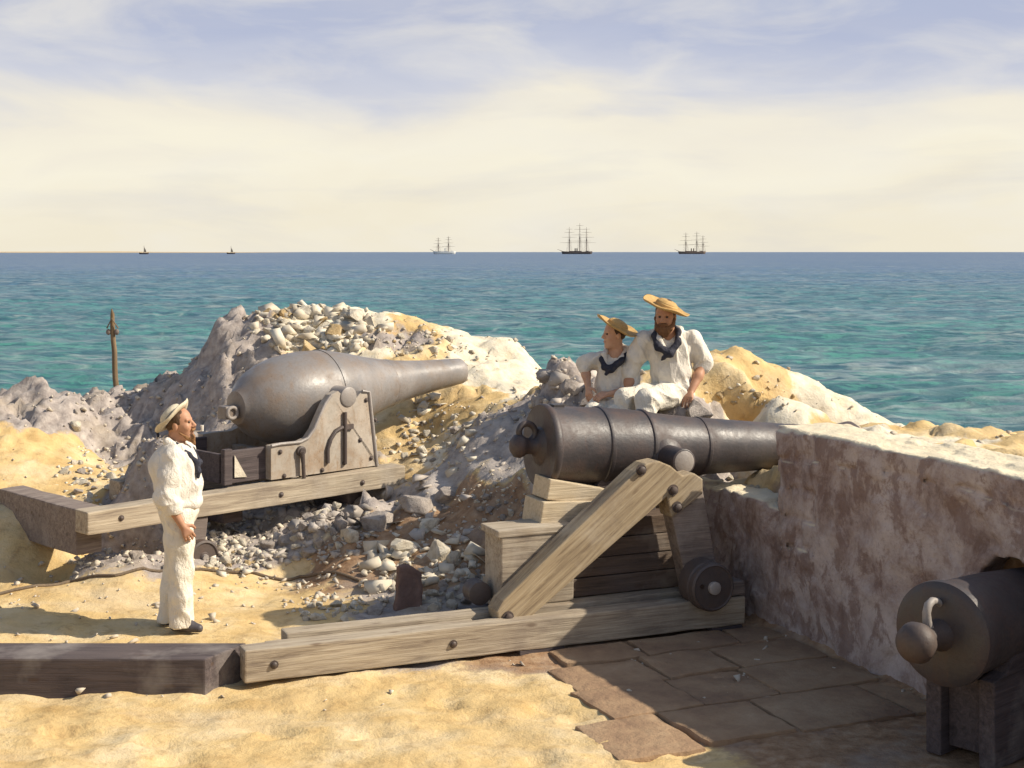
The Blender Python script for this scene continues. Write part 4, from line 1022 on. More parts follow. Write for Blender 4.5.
def standing_sailor():
    base = G(176, 627.5, 0); base.z = hz(base.x, base.y)
    hipR, hipL = V3(.035, -.09, .90), V3(.01, .09, .90)
    knR, knL = V3(.06, -.095, .48), V3(-.02, .085, .48)
    anR, anL = V3(.065, -.10, .075), V3(-.07, .08, .075)
    shR, shL = V3(.02, -.19, 1.375), V3(.03, .19, 1.375)
    elR, elL = V3(-.02, -.25, 1.07), V3(-.05, .25, 1.08)
    wrR, wrL = V3(.095, -.225, .86), V3(-.01, .235, .84)
    neck0, neck1 = V3(-.0, 0, 1.40), V3(.005, 0, 1.52)
    hd = Head((.03, 0, 1.605), (1, -.12, .17), (-.17, 0, 1), 1.06)
    S = SDF((-.3, -.36, -.02), (.32, .36, 1.8), .0058)
    S.chain([(.02, 0, .92), (.01, 0, 1.1), (.0, 0, 1.3), neck0, neck1, hd.p(-.02, 0, -.03)], [.1, .1, .1, .07, .055, .06], .03)
    for sh, el, wr in ((shR, elR, wrR), (shL, elL, wrL)):
        S.chain([neck0, sh, el, wr], [.06, .05, .042, .029], .03)
    for hp, kn, an, ft in ((hipR, knR, anR, (.2, -.125, .03)), (hipL, knL, anL, (.055, .10, .03))):
        S.chain([hp, kn, an], [.08, .055, .04], .03); S.cap(an-V3(.03, 0, .03), ft, .032, .022, .02)
    hd.skull(S)
    hand(S, wrR, (.55, .05, -.85), (.35, -.9, .1), (.9, 0, .3), .75, 1.05)
    hand(S, wrL, (.25, -.05, -.95), (.35, .9, .1), (.9, 0, .3), .6, 1.05)
    o = wrap_person(S, SKIN, base, 'bearded sailor in white standing in profile on the sand at left, hand at thigh')
    hd.features(o)
    # jumper
    S = SDF((-.34, -.42, .86), (.36, .42, 1.56), .0075)
    S.ell((.0, 0, 1.30), (.165, .225, .17), .06); S.ell((.015, 0, 1.12), (.185, .215, .2), .07); S.ell((.02, 0, .99), (.178, .2, .09), .05)
    S.cap((-.005, -.1, 1.42), (-.005, .1, 1.42), .055, k=.06)
    S.cap((-.07, -.05, 1.28), (-.07, .05, 1.28), .12, k=.06)
    for sh, el, wr in ((shR, elR, wrR), (shL, elL, wrL)):
        w2 = el+(wr-el)*.42
        S.chain([sh, (sh+el)/2+V3(0, 0, .0), el, w2], [.085, .085, .083, .072], .035)
    X, Y, Z = S.grid()
    S.f = np.maximum(S.f, .925+.012*np.sin(X*30)-Z).astype(np.float32)
    S.ell((.01, 0, .90), (.13, .155, .06), 0, 'sub')
    S.cap((.02, 0, 1.44), (.03, 0, 1.6), .062, .085, 0, 'sub')
    folds(S, .012, (9, 9, 4), 5)
    drape(S, (.0, 0, 1.42), (.02, 0, .94), .25, 9, 5, .013, 71, .0, 1.0)
    drape(S, shR, elR, .1, 3, 34, .013, 72, .2, 1.2); drape(S, elR, wrR, .1, 2, 60, .011, 73); drape(S, shL, elL, .1, 3, 30, .012, 74)
    link('jumper', S.mesh('jumper'), CLOTH, o)
    # collar
    S = SDF((-.3, -.3, 1.2), (.25, .3, 1.56), .006)
    S.chain([(.12, -.06, 1.31), (.06, -.105, 1.425), (-.045, -.095, 1.475), (-.07, 0, 1.485), (-.045, .095, 1.475), (.06, .105, 1.425), (.12, .06, 1.31)], [.018, .028, .03, .03, .03, .028, .018], .02)
    link('collar', S.mesh('collar'), CLOTH, o)
    neckerchief(o, [V3(-.06, -.06, 1.50), V3(.03, -.10, 1.45), V3(.12, -.09, 1.37), V3(.175, -.045, 1.295), V3(.175, .04, 1.30), V3(.11, .09, 1.39), V3(-.06, .06, 1.50)], [.02, .026, .03, .036, .03, .026, .02],
                [[V3(.175, -.05, 1.295), V3(.195, -.075, 1.24), V3(.19, -.08, 1.20)]], 3)
    # trousers
    S = SDF((-.3, -.3, .02), (.32, .3, 1.05), .0075)
    S.ell((.02, 0, .93), (.155, .18, .12), .05)
    for hp, kn, an in ((hipR, knR, anR), (hipL, knL, anL)):
        S.chain([hp, (hp+kn)/2+V3(.005, 0, 0), kn, (kn+an)/2, an-V3(0, 0, .02)], [.115, .108, .092, .088, .098], .04)
    X, Y, Z = S.grid(); S.f = np.maximum(S.f, .035-Z).astype(np.float32)
    folds(S, .012, (11, 11, 2.2), 15)
    drape(S, hipR, knR, .13, 4, 12, .012, 75, 1.0, .4); drape(S, knR, anR, .12, 4, 9, .012, 76, .6, .9); drape(S, hipL, knL, .13, 4, -12, .012, 77, .8, .4); drape(S, knL, anL, .12, 4, 9, .012, 78, .6, .9)
    link('trousers', S.mesh('trousers'), CLOTH_TR, o)
    for an, tip in ((anR, V3(.205, -.125, .03)), (anL, V3(.06, .10, .03))):
        S = SDF(np.minimum(an, tip)-.1, np.maximum(an, tip)+.1, .006)
        S.chain([an-V3(.045, 0, .025), (an+tip)/2-V3(0, 0, .01), tip], [.047, .046, .035], .02)
        X, Y, Z = S.grid(); S.f = np.maximum(S.f, .004-Z).astype(np.float32); link('shoe', S.mesh('shoe'), SHOE, o)
    # hair, beard, pipe
    S = SDF(hd.c-Vector((.2, .2, .2)), hd.c+Vector((.2, .2, .22)), .006)
    hd.ell(S, (-.02, 0, .035), (.1, .084, .1), .01); hd.ell(S, (.105, 0, -.02), (.085, .2, .12), 0, 'sub'); hd.ell(S, (.02, 0, -.14), (.2, .2, .09), 0, 'sub')
    S.disp(.004, 40, 2, 2); link('hair', S.mesh('hair'), HAIR, o)
    S = SDF(hd.c-Vector((.2, .2, .25)), hd.c+Vector((.25, .2, .1)), .006)
    hd.ell(S, (.062, 0, -.112), (.034, .034, .030), .02); S.cap(hd.p(.072, 0, -.12), hd.p(.086, 0, -.165), .026, .010, .02)
    for t in (-1, 1): S.cap(hd.p(.012, t*.066, -.06), hd.p(.05, t*.04, -.105), .007, .014, .015)
    S.cap(hd.p(.095, -.025, -.057), hd.p(.095, .025, -.057), .011, k=.01); S.disp(.004, 40, 3, 2)
    link('beard', S.mesh('beard'), BEARD_RED, o)
    m = MB().tube([hd.p(.09, -.01, -.068), hd.p(.15, -.015, -.075), hd.p(.165, -.015, -.068)], .005, 8)
    m.tube([hd.p(.168, -.015, -.08), hd.p(.17, -.015, -.05), hd.p(.172, -.015, -.035)], [.008, .012, .013], 10); m.done('clay_pipe', CLAY, o, smooth=True)
    # hat: flat sennet hat pushed to the back of the head
    hat = straw_hat(o, hd.p(-.035, 0, .052), hd.R @ Vector((-.62, 0, .78)), .178, .104, .085, SENNIT, NAVY, 0, fwd=(1, 0, .6), roll=.018, name='sennet_hat')
    m = MB().tube([hd.p(-.135, -.03, .0), hd.p(-.165, -.04, -.03), hd.p(-.16, -.05, -.07)], .011, 8); m.done('hat_ribbon', NAVY, o, smooth=True)

def seated_man():
    base = W(660, 407, 12.72)
    pel = V3(.13, .10, .12); neck0, neck1 = V3(.075, .05, .66), V3(.055, .0, .745)
    shA, elA, wrA = V3(-.135, .06, .60), V3(-.265, .10, .33), V3(-.285, .0, .10)
    shB, elB, wrB = V3(.30, .08, .61), V3(.415, .13, .39), V3(.285, -.04, .16)
    knA, knB = V3(-.33, -.20, .09), V3(-.16, -.34, .10)
    anA, anB = V3(-.36, -.30, -.33), V3(-.16, -.44, -.33)
    hd = Head((.045, -.035, .83), (-.32, -1, -.12), (.0, -.12, 1), 1.12)
    S = SDF((-.5, -.6, -.45), (.56, .35, 1.08), .0064)
    S.chain([pel, (.12, .1, .35), (.09, .08, .55), neck0, neck1, hd.p(-.02, 0, -.03)], [.11, .11, .11, .075, .062, .062], .03)
    for sh, el, wr in ((shA, elA, wrA), (shB, elB, wrB)): S.chain([neck0, sh, el, (el+wr)/2, wr], [.07, .055, .05, .046, .033], .03)
    for hp, kn, an in ((pel+V3(-.09, -.03, 0), knA, anA), (pel+V3(.05, -.06, 0), knB, anB)):
        S.chain([hp, kn, an], [.09, .065, .045], .03); S.cap(an, an+V3(-.04, -.14, -.06), .035, .025, .02)
    hd.skull(S)
    hand(S, wrB, (-.35, -.55, -.55), (-.3, -.5, .8), (-.8, -.2, .1), .55, 1.15, .9)
    hand(S, wrA, (-.1, -.6, -.5), (-.2, -.5, .8), (.8, 0, 0), .5, 1.1)
    o = wrap_person(S, SKIN, base, 'bearded sailor in a straw hat sitting above the black cannon, hand on a rock')
    hd.features(o)
    S = SDF((-.46, -.3, .0), (.58, .38, .82), .008)
    S.ell((.085, .07, .52), (.215, .145, .17), .05); S.ell((.11, .08, .33), (.195, .16, .19), .07); S.ell((.13, .09, .18), (.2, .165, .10), .05)
    S.cap((-.04, .06, .645), (.19, .07, .645), .062, k=.06)
    S.chain([shA, (shA+elA)/2, elA+V3(.005, 0, -.0)], [.092, .088, .085], .035); S.cap(elA, elA+(wrA-elA)*.18, .084, .074, .02)
    S.chain([shB, (shB+elB)/2, elB], [.092, .09, .088], .035); S.cap(elB, elB+(wrB-elB)*.15, .086, .076, .02)
    S.cap((.07, -.02, .67), (.06, -.04, .8), .06, .08, 0, 'sub'); S.cap((.06, -.12, .62), (.08, -.16, .46), .05, .02, 0, 'sub')
    folds(S, .014, (8, 8, 5), 25)
    drape(S, (.08, .06, .66), (.13, .09, .12), .24, 10, 8, .015, 81, .3, 1.0)
    drape(S, shA, elA, .11, 3, 34, .015, 82, .3, 1.0); drape(S, shB, elB, .11, 3, -34, .015, 83, .3, 1.2)
    link('jumper', S.mesh('jumper'), CLOTH, o)
    S = SDF((-.3, -.25, .4), (.45, .3, .85), .0065)
    S.chain([(.06, -.115, .49), (-.02, -.085, .62), (-.02, .02, .71), (.08, .12, .73), (.19, .06, .70), (.16, -.06, .63), (.09, -.115, .50)], [.016, .028, .03, .03, .03, .028, .016], .02)
    link('collar', S.mesh('collar'), CLOTH, o)
    neckerchief(o, [V3(.13, .06, .745), V3(.165, -.03, .69), V3(.15, -.10, .59), V3(.075, -.145, .50), V3(-.03, -.13, .55), V3(-.06, -.06, .65), V3(-.01, .05, .74)], [.02, .032, .04, .05, .044, .034, .02],
                [[V3(.05, -.15, .50), V3(.02, -.155, .46), V3(.0, -.15, .44)]], 4)
    S = SDF((-.5, -.62, -.42), (.45, .36, .34), .008)
    S.ell(pel+V3(0, .0, -.02), (.2, .165, .12), .05)
    for hp, kn, an in ((pel+V3(-.09, -.03, 0), knA, anA), (pel+V3(.05, -.06, 0), knB, anB)):
        S.chain([hp, (hp+kn)/2, kn], [.115, .112, .098], .04); S.chain([kn, (kn+an)/2, an], [.096, .09, .095], .04)
    folds(S, .014, (5, 8, 9), 35)
    drape(S, pel+V3(-.09, -.03, 0), knA, .14, 4, 22, .016, 84, 1.0, .5); drape(S, pel+V3(.05, -.06, 0), knB, .14, 4, -22, .016, 85, 1.0, .5)
    drape(S, knA, anA, .12, 4, 10, .013, 86, 1, .3); drape(S, knB, anB, .12, 4, 10, .013, 87, 1, .3)
    link('trousers', S.mesh('trousers'), CLOTH_TR, o)
    for an in (anA, anB):
        S = SDF(an-.26, an+.14, .008); S.chain([an-V3(0, -.02, .03), an+V3(-.02, -.09, -.06), an+V3(-.045, -.17, -.065)], [.05, .046, .036], .02); link('shoe', S.mesh('shoe'), SHOE, o)
    S = SDF(hd.c-Vector((.25, .25, .25)), hd.c+Vector((.25, .25, .25)), .007)
    hd.ell(S, (-.02, 0, .035), (.1, .084, .1), .01); hd.ell(S, (.105, 0, -.02), (.085, .2, .12), 0, 'sub'); hd.ell(S, (.02, 0, -.15), (.2, .2, .09), 0, 'sub')
    S.disp(.004, 40, 2, 2); link('hair', S.mesh('hair'), HAIR, o)
    S = SDF(hd.c-Vector((.25, .25, .3)), hd.c+Vector((.25, .25, .15)), .0065)
    hd.ell(S, (.045, 0, -.105), (.056, .062, .06), .02)
    for t in (-1, 1): S.cap(hd.p(.0, t*.074, -.02), hd.p(.05, t*.05, -.09), .018, .03, .02)
    S.cap(hd.p(.096, -.03, -.058), hd.p(.096, .03, -.058), .014, k=.01); hd.ell(S, (.115, 0, -.072), (.018, .018, .007), 0, 'sub')
    S.disp(.005, 36, 3, 2); link('beard', S.mesh('beard'), BEARD, o)
    straw_hat(o, hd.p(-.012, 0, .066), Vector((.36, -.16, .92)), .225, .106, .075, STRAW, None, .0, fwd=(0, -1, 0), roll=.02)

def seated_boy():
    base = W(606, 412, 12.85)
    pel = V3(.06, .08, .08); neck0, neck1 = V3(.09, .04, .53), V3(.095, .02, .615)
    shA, elA, wrA = V3(-.055, .06, .475), V3(-.195, .10, .44), V3(-.165, .0, .24)
    shB, elB, wrB = V3(.225, .03, .46), V3(.235, -.06, .20), V3(.03, -.19, .185)
    knA, knB = V3(-.13, -.28, .02), V3(.07, -.34, .02)
    hd = Head((.075, -.01, .715), (-1, -.36, .03), (.13, 0, 1), 1.02)
    S = SDF((-.36, -.6, -.42), (.42, .35, .96), .0064)
    S.chain([pel, (.07, .07, .25), (.08, .05, .42), neck0, neck1, hd.p(-.02, 0, -.03)], [.1, .1, .09, .065, .052, .056], .03)
    for sh, el, wr in ((shA, elA, wrA), (shB, elB, wrB)): S.chain([neck0, sh, el, (el+wr)/2, wr], [.06, .048, .043, .04, .029], .03)
    for hp, kn in ((pel+V3(-.06, -.04, 0), knA), (pel+V3(.05, -.05, 0), knB)):
        an = kn+V3(-.02, -.06, -.38); S.chain([hp, kn, an], [.08, .06, .04], .03)
    hd.skull(S)
    hand(S, wrA, (.05, -.5, -.8), (-.6, -.6, .2), (.8, -.3, 0), .5, 1.0)
    hand(S, wrB, (-.85, -.3, -.1), (-.3, -.5, .8), (-.2, -.2, .9), .7, 1.08)
    o = wrap_person(S, SKIN_PALE, base, 'young clean shaven sailor in a straw hat sitting with his forearm across his lap')
    hd.features(o)
    S = SDF((-.4, -.34, -.03), (.46, .36, .68), .008)
    S.ell((.085, .05, .39), (.165, .125, .15), .05); S.ell((.07, .06, .22), (.17, .14, .17), .07); S.ell((.06, .07, .08), (.175, .15, .1), .05)
    S.cap((-.0, .05, .505), (.17, .045, .505), .055, k=.06)
    S.chain([shA, (shA+elA)/2, elA], [.08, .078, .074], .035); S.cap(elA, elA+(wrA-elA)*.25, .074, .064, .02)
    S.chain([shB, (shB+elB)/2, elB], [.08, .078, .074], .035); S.cap(elB, elB+(wrB-elB)*.15, .074, .066, .02)
    S.cap((.09, -.01, .55), (.09, -.03, .7), .055, .075, 0, 'sub'); S.cap((.02, -.07, .51), (.03, -.11, .40), .04, .018, 0, 'sub')
    folds(S, .013, (9, 9, 5), 45)
    drape(S, (.085, .05, .52), (.06, .07, .02), .2, 9, 8, .013, 91, .3, 1.0)
    drape(S, shA, elA, .1, 3, 38, .013, 92, .3, 1.0); drape(S, shB, elB, .1, 3, -34, .013, 93, .3, 1.2)
    link('jumper', S.mesh('jumper'), CLOTH, o)
    S = SDF((-.2, -.2, .3), (.4, .3, .75), .0065)
    S.chain([(.0, -.085, .40), (-.02, -.04, .53), (.02, .08, .59), (.14, .11, .6), (.20, .04, .575), (.14, -.06, .50), (.03, -.095, .41)], [.014, .024, .027, .028, .028, .024, .014], .02)
    link('collar', S.mesh('collar'), CLOTH, o)
    neckerchief(o, [V3(.19, .0, .555), V3(.135, -.085, .48), V3(.04, -.125, .405), V3(-.02, -.115, .42), V3(-.045, -.05, .49), V3(-.0, .05, .56)], [.02, .034, .046, .036, .026, .02],
                [[V3(.02, -.125, .40), V3(-.01, -.135, .36)]], 5)
    S = SDF((-.36, -.6, -.4), (.4, .34, .28), .008)
    S.ell(pel+V3(0, 0, -.02), (.175, .15, .11), .05)
    for hp, kn in ((pel+V3(-.06, -.04, 0), knA), (pel+V3(.05, -.05, 0), knB)):
        an = kn+V3(-.02, -.06, -.33); S.chain([hp, (hp+kn)/2, kn], [.105, .1, .088], .04); S.chain([kn, an], [.088, .085], .04)
    folds(S, .011, (9, 9, 7), 55); link('trousers', S.mesh('trousers'), CLOTH_TR, o)
    S = SDF(hd.c-Vector((.25, .25, .25)), hd.c+Vector((.25, .25, .25)), .0065)
    hd.ell(S, (-.02, 0, .035), (.1, .084, .1), .01); hd.ell(S, (.1, 0, -.03), (.09, .2, .13), 0, 'sub'); hd.ell(S, (.02, 0, -.15), (.2, .2, .1), 0, 'sub')
    S.disp(.004, 40, 2, 2); link('hair', S.mesh('hair'), HAIR, o)
    straw_hat(o, hd.p(-.025, 0, .066), Vector((.43, -.12, .89)), .215, .1, .07, STRAW, None, .0, fwd=(-1, 0, 0), roll=.02)

# ---------------------------------------------------------------- ships
def ship(px, Y, length, hull_m, masts, hmast, funnel, label, two_tone=None):
    base = W(px, 252, Y); base.z = -3.2
    e = empty('sailing_ship', base, 0, label, 'ship', 'warships anchored on the horizon')
    e['_off'] = (0, 0, 0); Lh = length/2
    m = MB(); bm = m.bm; ns = 15; rows = []
    for i in range(ns):
        t = -1+2*i/(ns-1); x = t*Lh; w = 7.5*math.sqrt(max(0, 1-abs(t)**3.2))+.25; sheer = 1.4*t*t
        rows.append([bm.verts.new((x*(.93 if z < 1 else 1), y*w, z+(sheer if z > 1 else 0))) for y, z in ((-.8, -2), (-1, 3), (-.95, 7.2), (.95, 7.2), (1, 3), (.8, -2))])
    for A, B in zip(rows, rows[1:]):
        for k in range(5): bm.faces.new((A[k], A[k+1], B[k+1], B[k]))
    bm.faces.new(rows[0]); bm.faces.new(rows[-1][::-1])
    m.done('hull', hull_m, e)
    if two_tone:
        m = MB(); m.box(-Lh*.86, Lh*.86, -7.7, 7.7, 4.2, 5.6); m.done('gun_deck_band', two_tone, e)
    m = MB(); m.box(-Lh*.5, Lh*.3, -5, 5, 7.3, 9.3); m.box(Lh*.55, Lh*.75, -4.5, 4.5, 8, 9.7); m.done('deckhouse', hull_m, e)
    for x, f in masts:
        x *= Lh; hm = hmast*f
        m = MB().tube([(x, 0, 7), (x, 0, hm*.55), (x, 0, hm)], [1.05, .8, .35], 8); mo = m.done('mast', SHIP_SPAR, e)
        for k, (hf, wf) in enumerate(((.42, .36), (.62, .28), (.80, .19), (.92, .12))):
            mb = MB().tube([(x-hm*wf, -.6, hm*hf), (x, -1.2, hm*hf), (x+hm*wf, -1.8, hm*hf)], [.2, .48, .2], 6); y = mb.done('yard', SHIP_SPAR, e); y.parent = mo
        mb = MB()
        for sx in (-1, 1):
            for k in range(4): mb.tube([(x+sx*(2+k*1.8), -6.5, 8), (x+sx*.3, 0, hm*.62)], .13, 4, cap=False)
            mb.tube([(x+sx*9, 0, 8), (x, 0, hm*.93)], .13, 4, cap=False)
        mb.box(x-2.2, x+2.2, -2, 2, hm*.5, hm*.5+.7); q = mb.done('rigging', SHIP_SPAR, e); q.parent = mo
    m = MB().tube([(-Lh*.96, 0, 8.5), (-Lh*1.28, 0, 14.5)], [.8, .35], 8); m.done('bowsprit', SHIP_SPAR, e)
    for x in funnel: MB().lathe([(7, 1.7), (17, 1.6), (17.3, 1.9), (17.4, 0)], (x*Lh, 0, 0), (0, 0, 1), 16).done('funnel', hull_m, e, smooth=True)
def skiff(px, Y, label):
    base = W(px, 252, Y); base.z = -3.2
    e = empty('sailing_boat', base, 0, label, 'boat', 'small craft far out at left')
    m = MB(); bm = m.bm; rows = []
    for i in range(9):
        t = -1+i/4; w = 3.2*math.sqrt(max(0, 1-t*t*.97)); rows.append([bm.verts.new((t*13, y*w, zz+abs(t)**3*1.6*(zz > 0))) for y, zz in ((-.7, -1), (-1, 3.6), (1, 3.6), (.7, -1))])
    for A, B in zip(rows, rows[1:]):
        for k in range(3): bm.faces.new((A[k], A[k+1], B[k+1], B[k]))
    bm.faces.new(rows[0]); bm.faces.new(rows[-1][::-1]); m.done('hull', SHIP_DARK, e)
    MB().tube([(0, 0, 3), (0, 0, 24)], [.7, .4], 8).done('mast', SHIP_SPAR, e)
    MB().tube([(5, 0, 3), (5, 0, 15)], [.5, .3], 8).done('mast', SHIP_SPAR, e)
    MB().prism([(.8, 6), (6.5, 6.5), (.8, 20)], -.1, .1).done('sail', SHIP_SAIL, e)
SHIP_DARK = flat('dark_ship_paint', (.10, .085, .08), (.14, .11, .10), .3, .7, .2)
SHIP_BROWN = flat('brown_ship_paint', (.17, .12, .09), (.2, .15, .12), .3, .7, .2)
SHIP_WHITE = flat('white_ship_paint', (.75, .74, .68), (.68, .68, .64), .3, .6, .2)
SHIP_SPAR = flat('ship_spar', (.16, .12, .10), (.2, .15, .12), .3, .8, .1)
SHIP_SAIL = flat('tan_sail', (.3, .24, .18), (.36, .3, .22), .3, .9, .1)
ship(444.5, 4200, 68, SHIP_WHITE, ((-.55, .93), (.35, 1.0)), 54, (.05,), 'white hulled two masted ship, leftmost of the large ships on the horizon')
ship(577, 4200, 92, SHIP_DARK, ((-.5, .98), (.18, 1.12), (.62, .98)), 92*.9, (-.12, .0), 'largest dark hulled three masted ship in the centre of the horizon', SHIP_BROWN)
ship(692, 4300, 84, SHIP_BROWN, ((-.45, .98), (.35, 1.02), (.8, .85)), 68, (-.05, .12), 'brown three masted ship on the horizon right of the largest dark ship', None)
skiff(144, 3900, 'small dark sailing boat far out on the horizon, leftmost')
skiff(231, 4300, 'tiny sailing boat on the horizon between the leftmost boat and the white ship')
def coast():
    X, Y = [], []
    n = 80; V = []; fc = []
    for i in range(n+1):
        t = i/n; x = -6000+t*4050; h = (9+5*vnoise(t*9, 0, 0, 2))*sst(0, .05, t)*sst(1, .8, t)-3.2
        V += [(x, 13000, -6), (x, 13060, float(h)), (x, 13300, float(h)), (x, 13500, -6)]
    V = np.array(V); q = []
    for i in range(n):
        for k in range(3): q.append((4*i+k, 4*i+4+k, 4*i+5+k, 4*i+1+k))
    o = link('far_coast', mesh_np('far_coast', V, np.array(q)), flat('far_sand', (.55, .42, .24), (.5, .38, .22), .01)); tag(o, 'low sandy spit of land on the horizon at left', 'coast', None, 'structure')
coast()

# ---------------------------------------------------------------- small things
def pole():
    q = W(117, 392, 18.6); q.z = hz(q.x, q.y)-.1; t = W(112, 314, 18.6)
    e = empty('signal_post', q, 0, 'weathered brown wooden post standing at the edge of the sea', 'post')
    d = t-q; n = 7
    MB().tube([d*(i/n)+Vector((.006*math.sin(i*2), 0, 0)) for i in range(n+1)]+[d*1.0+Vector((-.005, 0, .07))], [.038, .037, .036, .035, .034, .032, .03, .026, .006], 14).done('shaft', WOOD_POST, e, smooth=True)
    c = d*.80
    for s in (-1, 1):
        MB().sphere(c+Vector((s*.055, -.02, .0)), .032, 14, (1, .7, 1.3)).done('pulley_block', WOOD_GREY, e, smooth=True)
    MB().tube([c+Vector((-.075, -.02, .05)), c+Vector((0, -.06, .18)), c+Vector((.075, -.02, .05))], .010, 6).done('strap', ROPE, e, smooth=True)
pole()
def cable():
    pts = []
    for x, y in ((-40, 603), (32, 589), (70, 583), (115, 578), (160, 574), (200, 571), (250, 575), (300, 579), (345, 579), (362, 584)):
        g = hit(x, y); pts.append(Vector((g.x, g.y, hz(g.x, g.y)+.012)))
    fine = []
    for a, b in zip(pts, pts[1:]):
        for k in range(8):
            p_ = a.lerp(b, k/8); fine.append(Vector((p_.x, p_.y, hz(p_.x, p_.y)+.012)))
    base = fine[0].copy()
    o = MB().tube([p_-base for p_ in fine], .014, 8).done('rope', ROPE, None, smooth=True); o.location = base
    tag(o, 'thin dark rope lying in a long curve across the sand', 'rope')
cable()
def beam():
    p0 = W(-60, 656, 9.75); p1 = W(247, 649, 9.75)
    base = Vector((p0.x, p0.y, 0)); Lx = p1.x-p0.x
    m = MB(); 
    m.face_prism([(0, -.38, -.05), (Lx-.2, -.38, -.05), (Lx-.0, .0, -.05), (0, 0, -.05)], [(0, -.38, .23), (Lx-.2, -.38, .23), (Lx, 0, .235), (0, 0, .23)])
    o = m.done('timber_beam', WOOD_DARK, None, bevel=.012); o.location = base; o.rotation_euler = (0, 0, math.radians(-.6))
    tag(o, 'broad dark timber lying on the sand at lower left, before the standing sailor', 'beam')
beam()
def slab():
    g = hit(408, 607); e = None
    s = SDF((-.16, -.1, -.1), (.16, .12, .42), .014)
    s.box((-.105, -.05, -.08), (.105, .07, .33), .015); X, Y, Z = s.grid()
    s.f = np.maximum(s.f, (Z-.33+.55*np.maximum(0, X-.0)+.3*np.maximum(0, -X-.06))).astype(np.float32); s.disp(.012, 9, 4, 4)
    o = link('stone_slab', s.mesh('stone_slab'), ST_BRICK); o.location = g; o.rotation_euler = (math.radians(-6), math.radians(4), .3)
    tag(o, 'reddish stone slab standing upright in the rubble behind the slide', 'stone slab')
slab()

def paving():
    m = MB(); r = random.Random(4)
    rows = [(-2.2, -1.55), (-1.55, -.95), (-.95, -.42), (-.42, -.03)]
    for k, (b0, b1) in enumerate(rows):
        a = 1.6+.35*k*.5+r.uniform(0, .4)
        while a < AW-.05:
            w = r.uniform(.55, 1.05); e_ = min(a+w, AW-.03)
            j = lambda: r.uniform(-.025, .025)
            g = .012; q = [(a+g+j(), b0+g+j()), (e_-g, b0+g+j()), (e_-g+(j() if e_ < AW-.04 else 0), b1-g+j()), (a+g+j(), b1-g+j())]
            z = .012+r.uniform(0, .018)
            m.face_prism([(x, y, -.05) for x, y in q], [(x, y, z+r.uniform(-.004, .004)) for x, y in q]); a = e_
    mt = stone('worn_brown_flagstone', (.37, .25, .15), (.47, .345, .22), (.24, .155, .10), .6)
    bmesh.ops.recalc_face_normals(m.bm, faces=m.bm.faces)
    o = m.done('stone_paving', mt, None, bevel=.02, sub=3, rough=.012, smooth=True)
    o.location = (R.o.x, R.o.y, 0); o.rotation_euler = (0, 0, R.ang); tag(o, 'worn brown flagstones beside the slide under the wall', 'paving', None, 'structure')
paving()
# ---------------------------------------------------------------- loose stones
def rock_mesh(seed, flat_=1.0, n=16):
    r = np.random.default_rng(seed); P = r.normal(size=(n, 3)); P /= np.linalg.norm(P, axis=1)[:, None]
    P *= r.uniform(.75, 1.1, (n, 1)); P[:, 1] *= .85; P[:, 2] *= .72*flat_
    bm = bmesh.new(); vs_ = [bm.verts.new(p) for p in P]
    g = bmesh.ops.convex_hull(bm, input=vs_)
    bmesh.ops.delete(bm, geom=[v for v in bm.verts if not v.link_faces], context='VERTS')
    bmesh.ops.dissolve_limit(bm, angle_limit=.32, verts=bm.verts, edges=bm.edges)
    bmesh.ops.bevel(bm, geom=list(bm.edges), offset=.07, segments=1, affect='EDGES', clamp_overlap=True)
    bmesh.ops.triangulate(bm, faces=bm.faces)
    bmesh.ops.subdivide_edges(bm, edges=bm.edges, cuts=2, use_grid_fill=True)
    for v in bm.verts:
        p = v.co*2.1+Vector((seed, 0, 0)); v.co += v.co.normalized()*(mnoise.noise(p)*.07+mnoise.noise(p*3.1)*.035)
    for f in bm.faces: f.smooth = True
    for e in bm.edges:
        if len(e.link_faces) == 2 and e.calc_face_angle() > .42: e.smooth = False
    me = bpy.data.meshes.new('stone'); bm.to_mesh(me); bm.free(); return me
def protos(mat, s0, n=9):
    l = []
    for i in range(n):
        me = rock_mesh(s0+i, [1, .8, 1.15][i % 3], [12, 16, 20][i % 3]); me.materials.append(mat); l.append(me)
    return l
RK = {'P': protos(ST_PALE, 100), 'G': protos(ST_GREY, 200), 'O': protos(ST_OCHRE, 300)}
NR = 0
def rock(px, py, wpx, hpx, kind, label, group, sink=.3, cat='stone', rz=None, Y=None):
    global NR
    g = hit(px, py+hpx*.35) if Y is None else W(px, py, Y)
    if g is None: return None
    sc = wpx/2*g.y/F; sz = hpx/2*g.y/F/.72
    me = random.choice(RK[kind]); o = bpy.data.objects.new('stone', me); COL.objects.link(o)
    o.scale = (sc, (sc+sz)/2*1.0, sz); o.location = (g.x, g.y+sc*.2, g.z+sz*.72*(1-2*sink)*.6)
    o.rotation_euler = (random.uniform(-.25, .25), random.uniform(-.25, .25), random.uniform(0, 2*PI) if rz is None else rz)
    tag(o, label, cat, group); NR += 1; return o
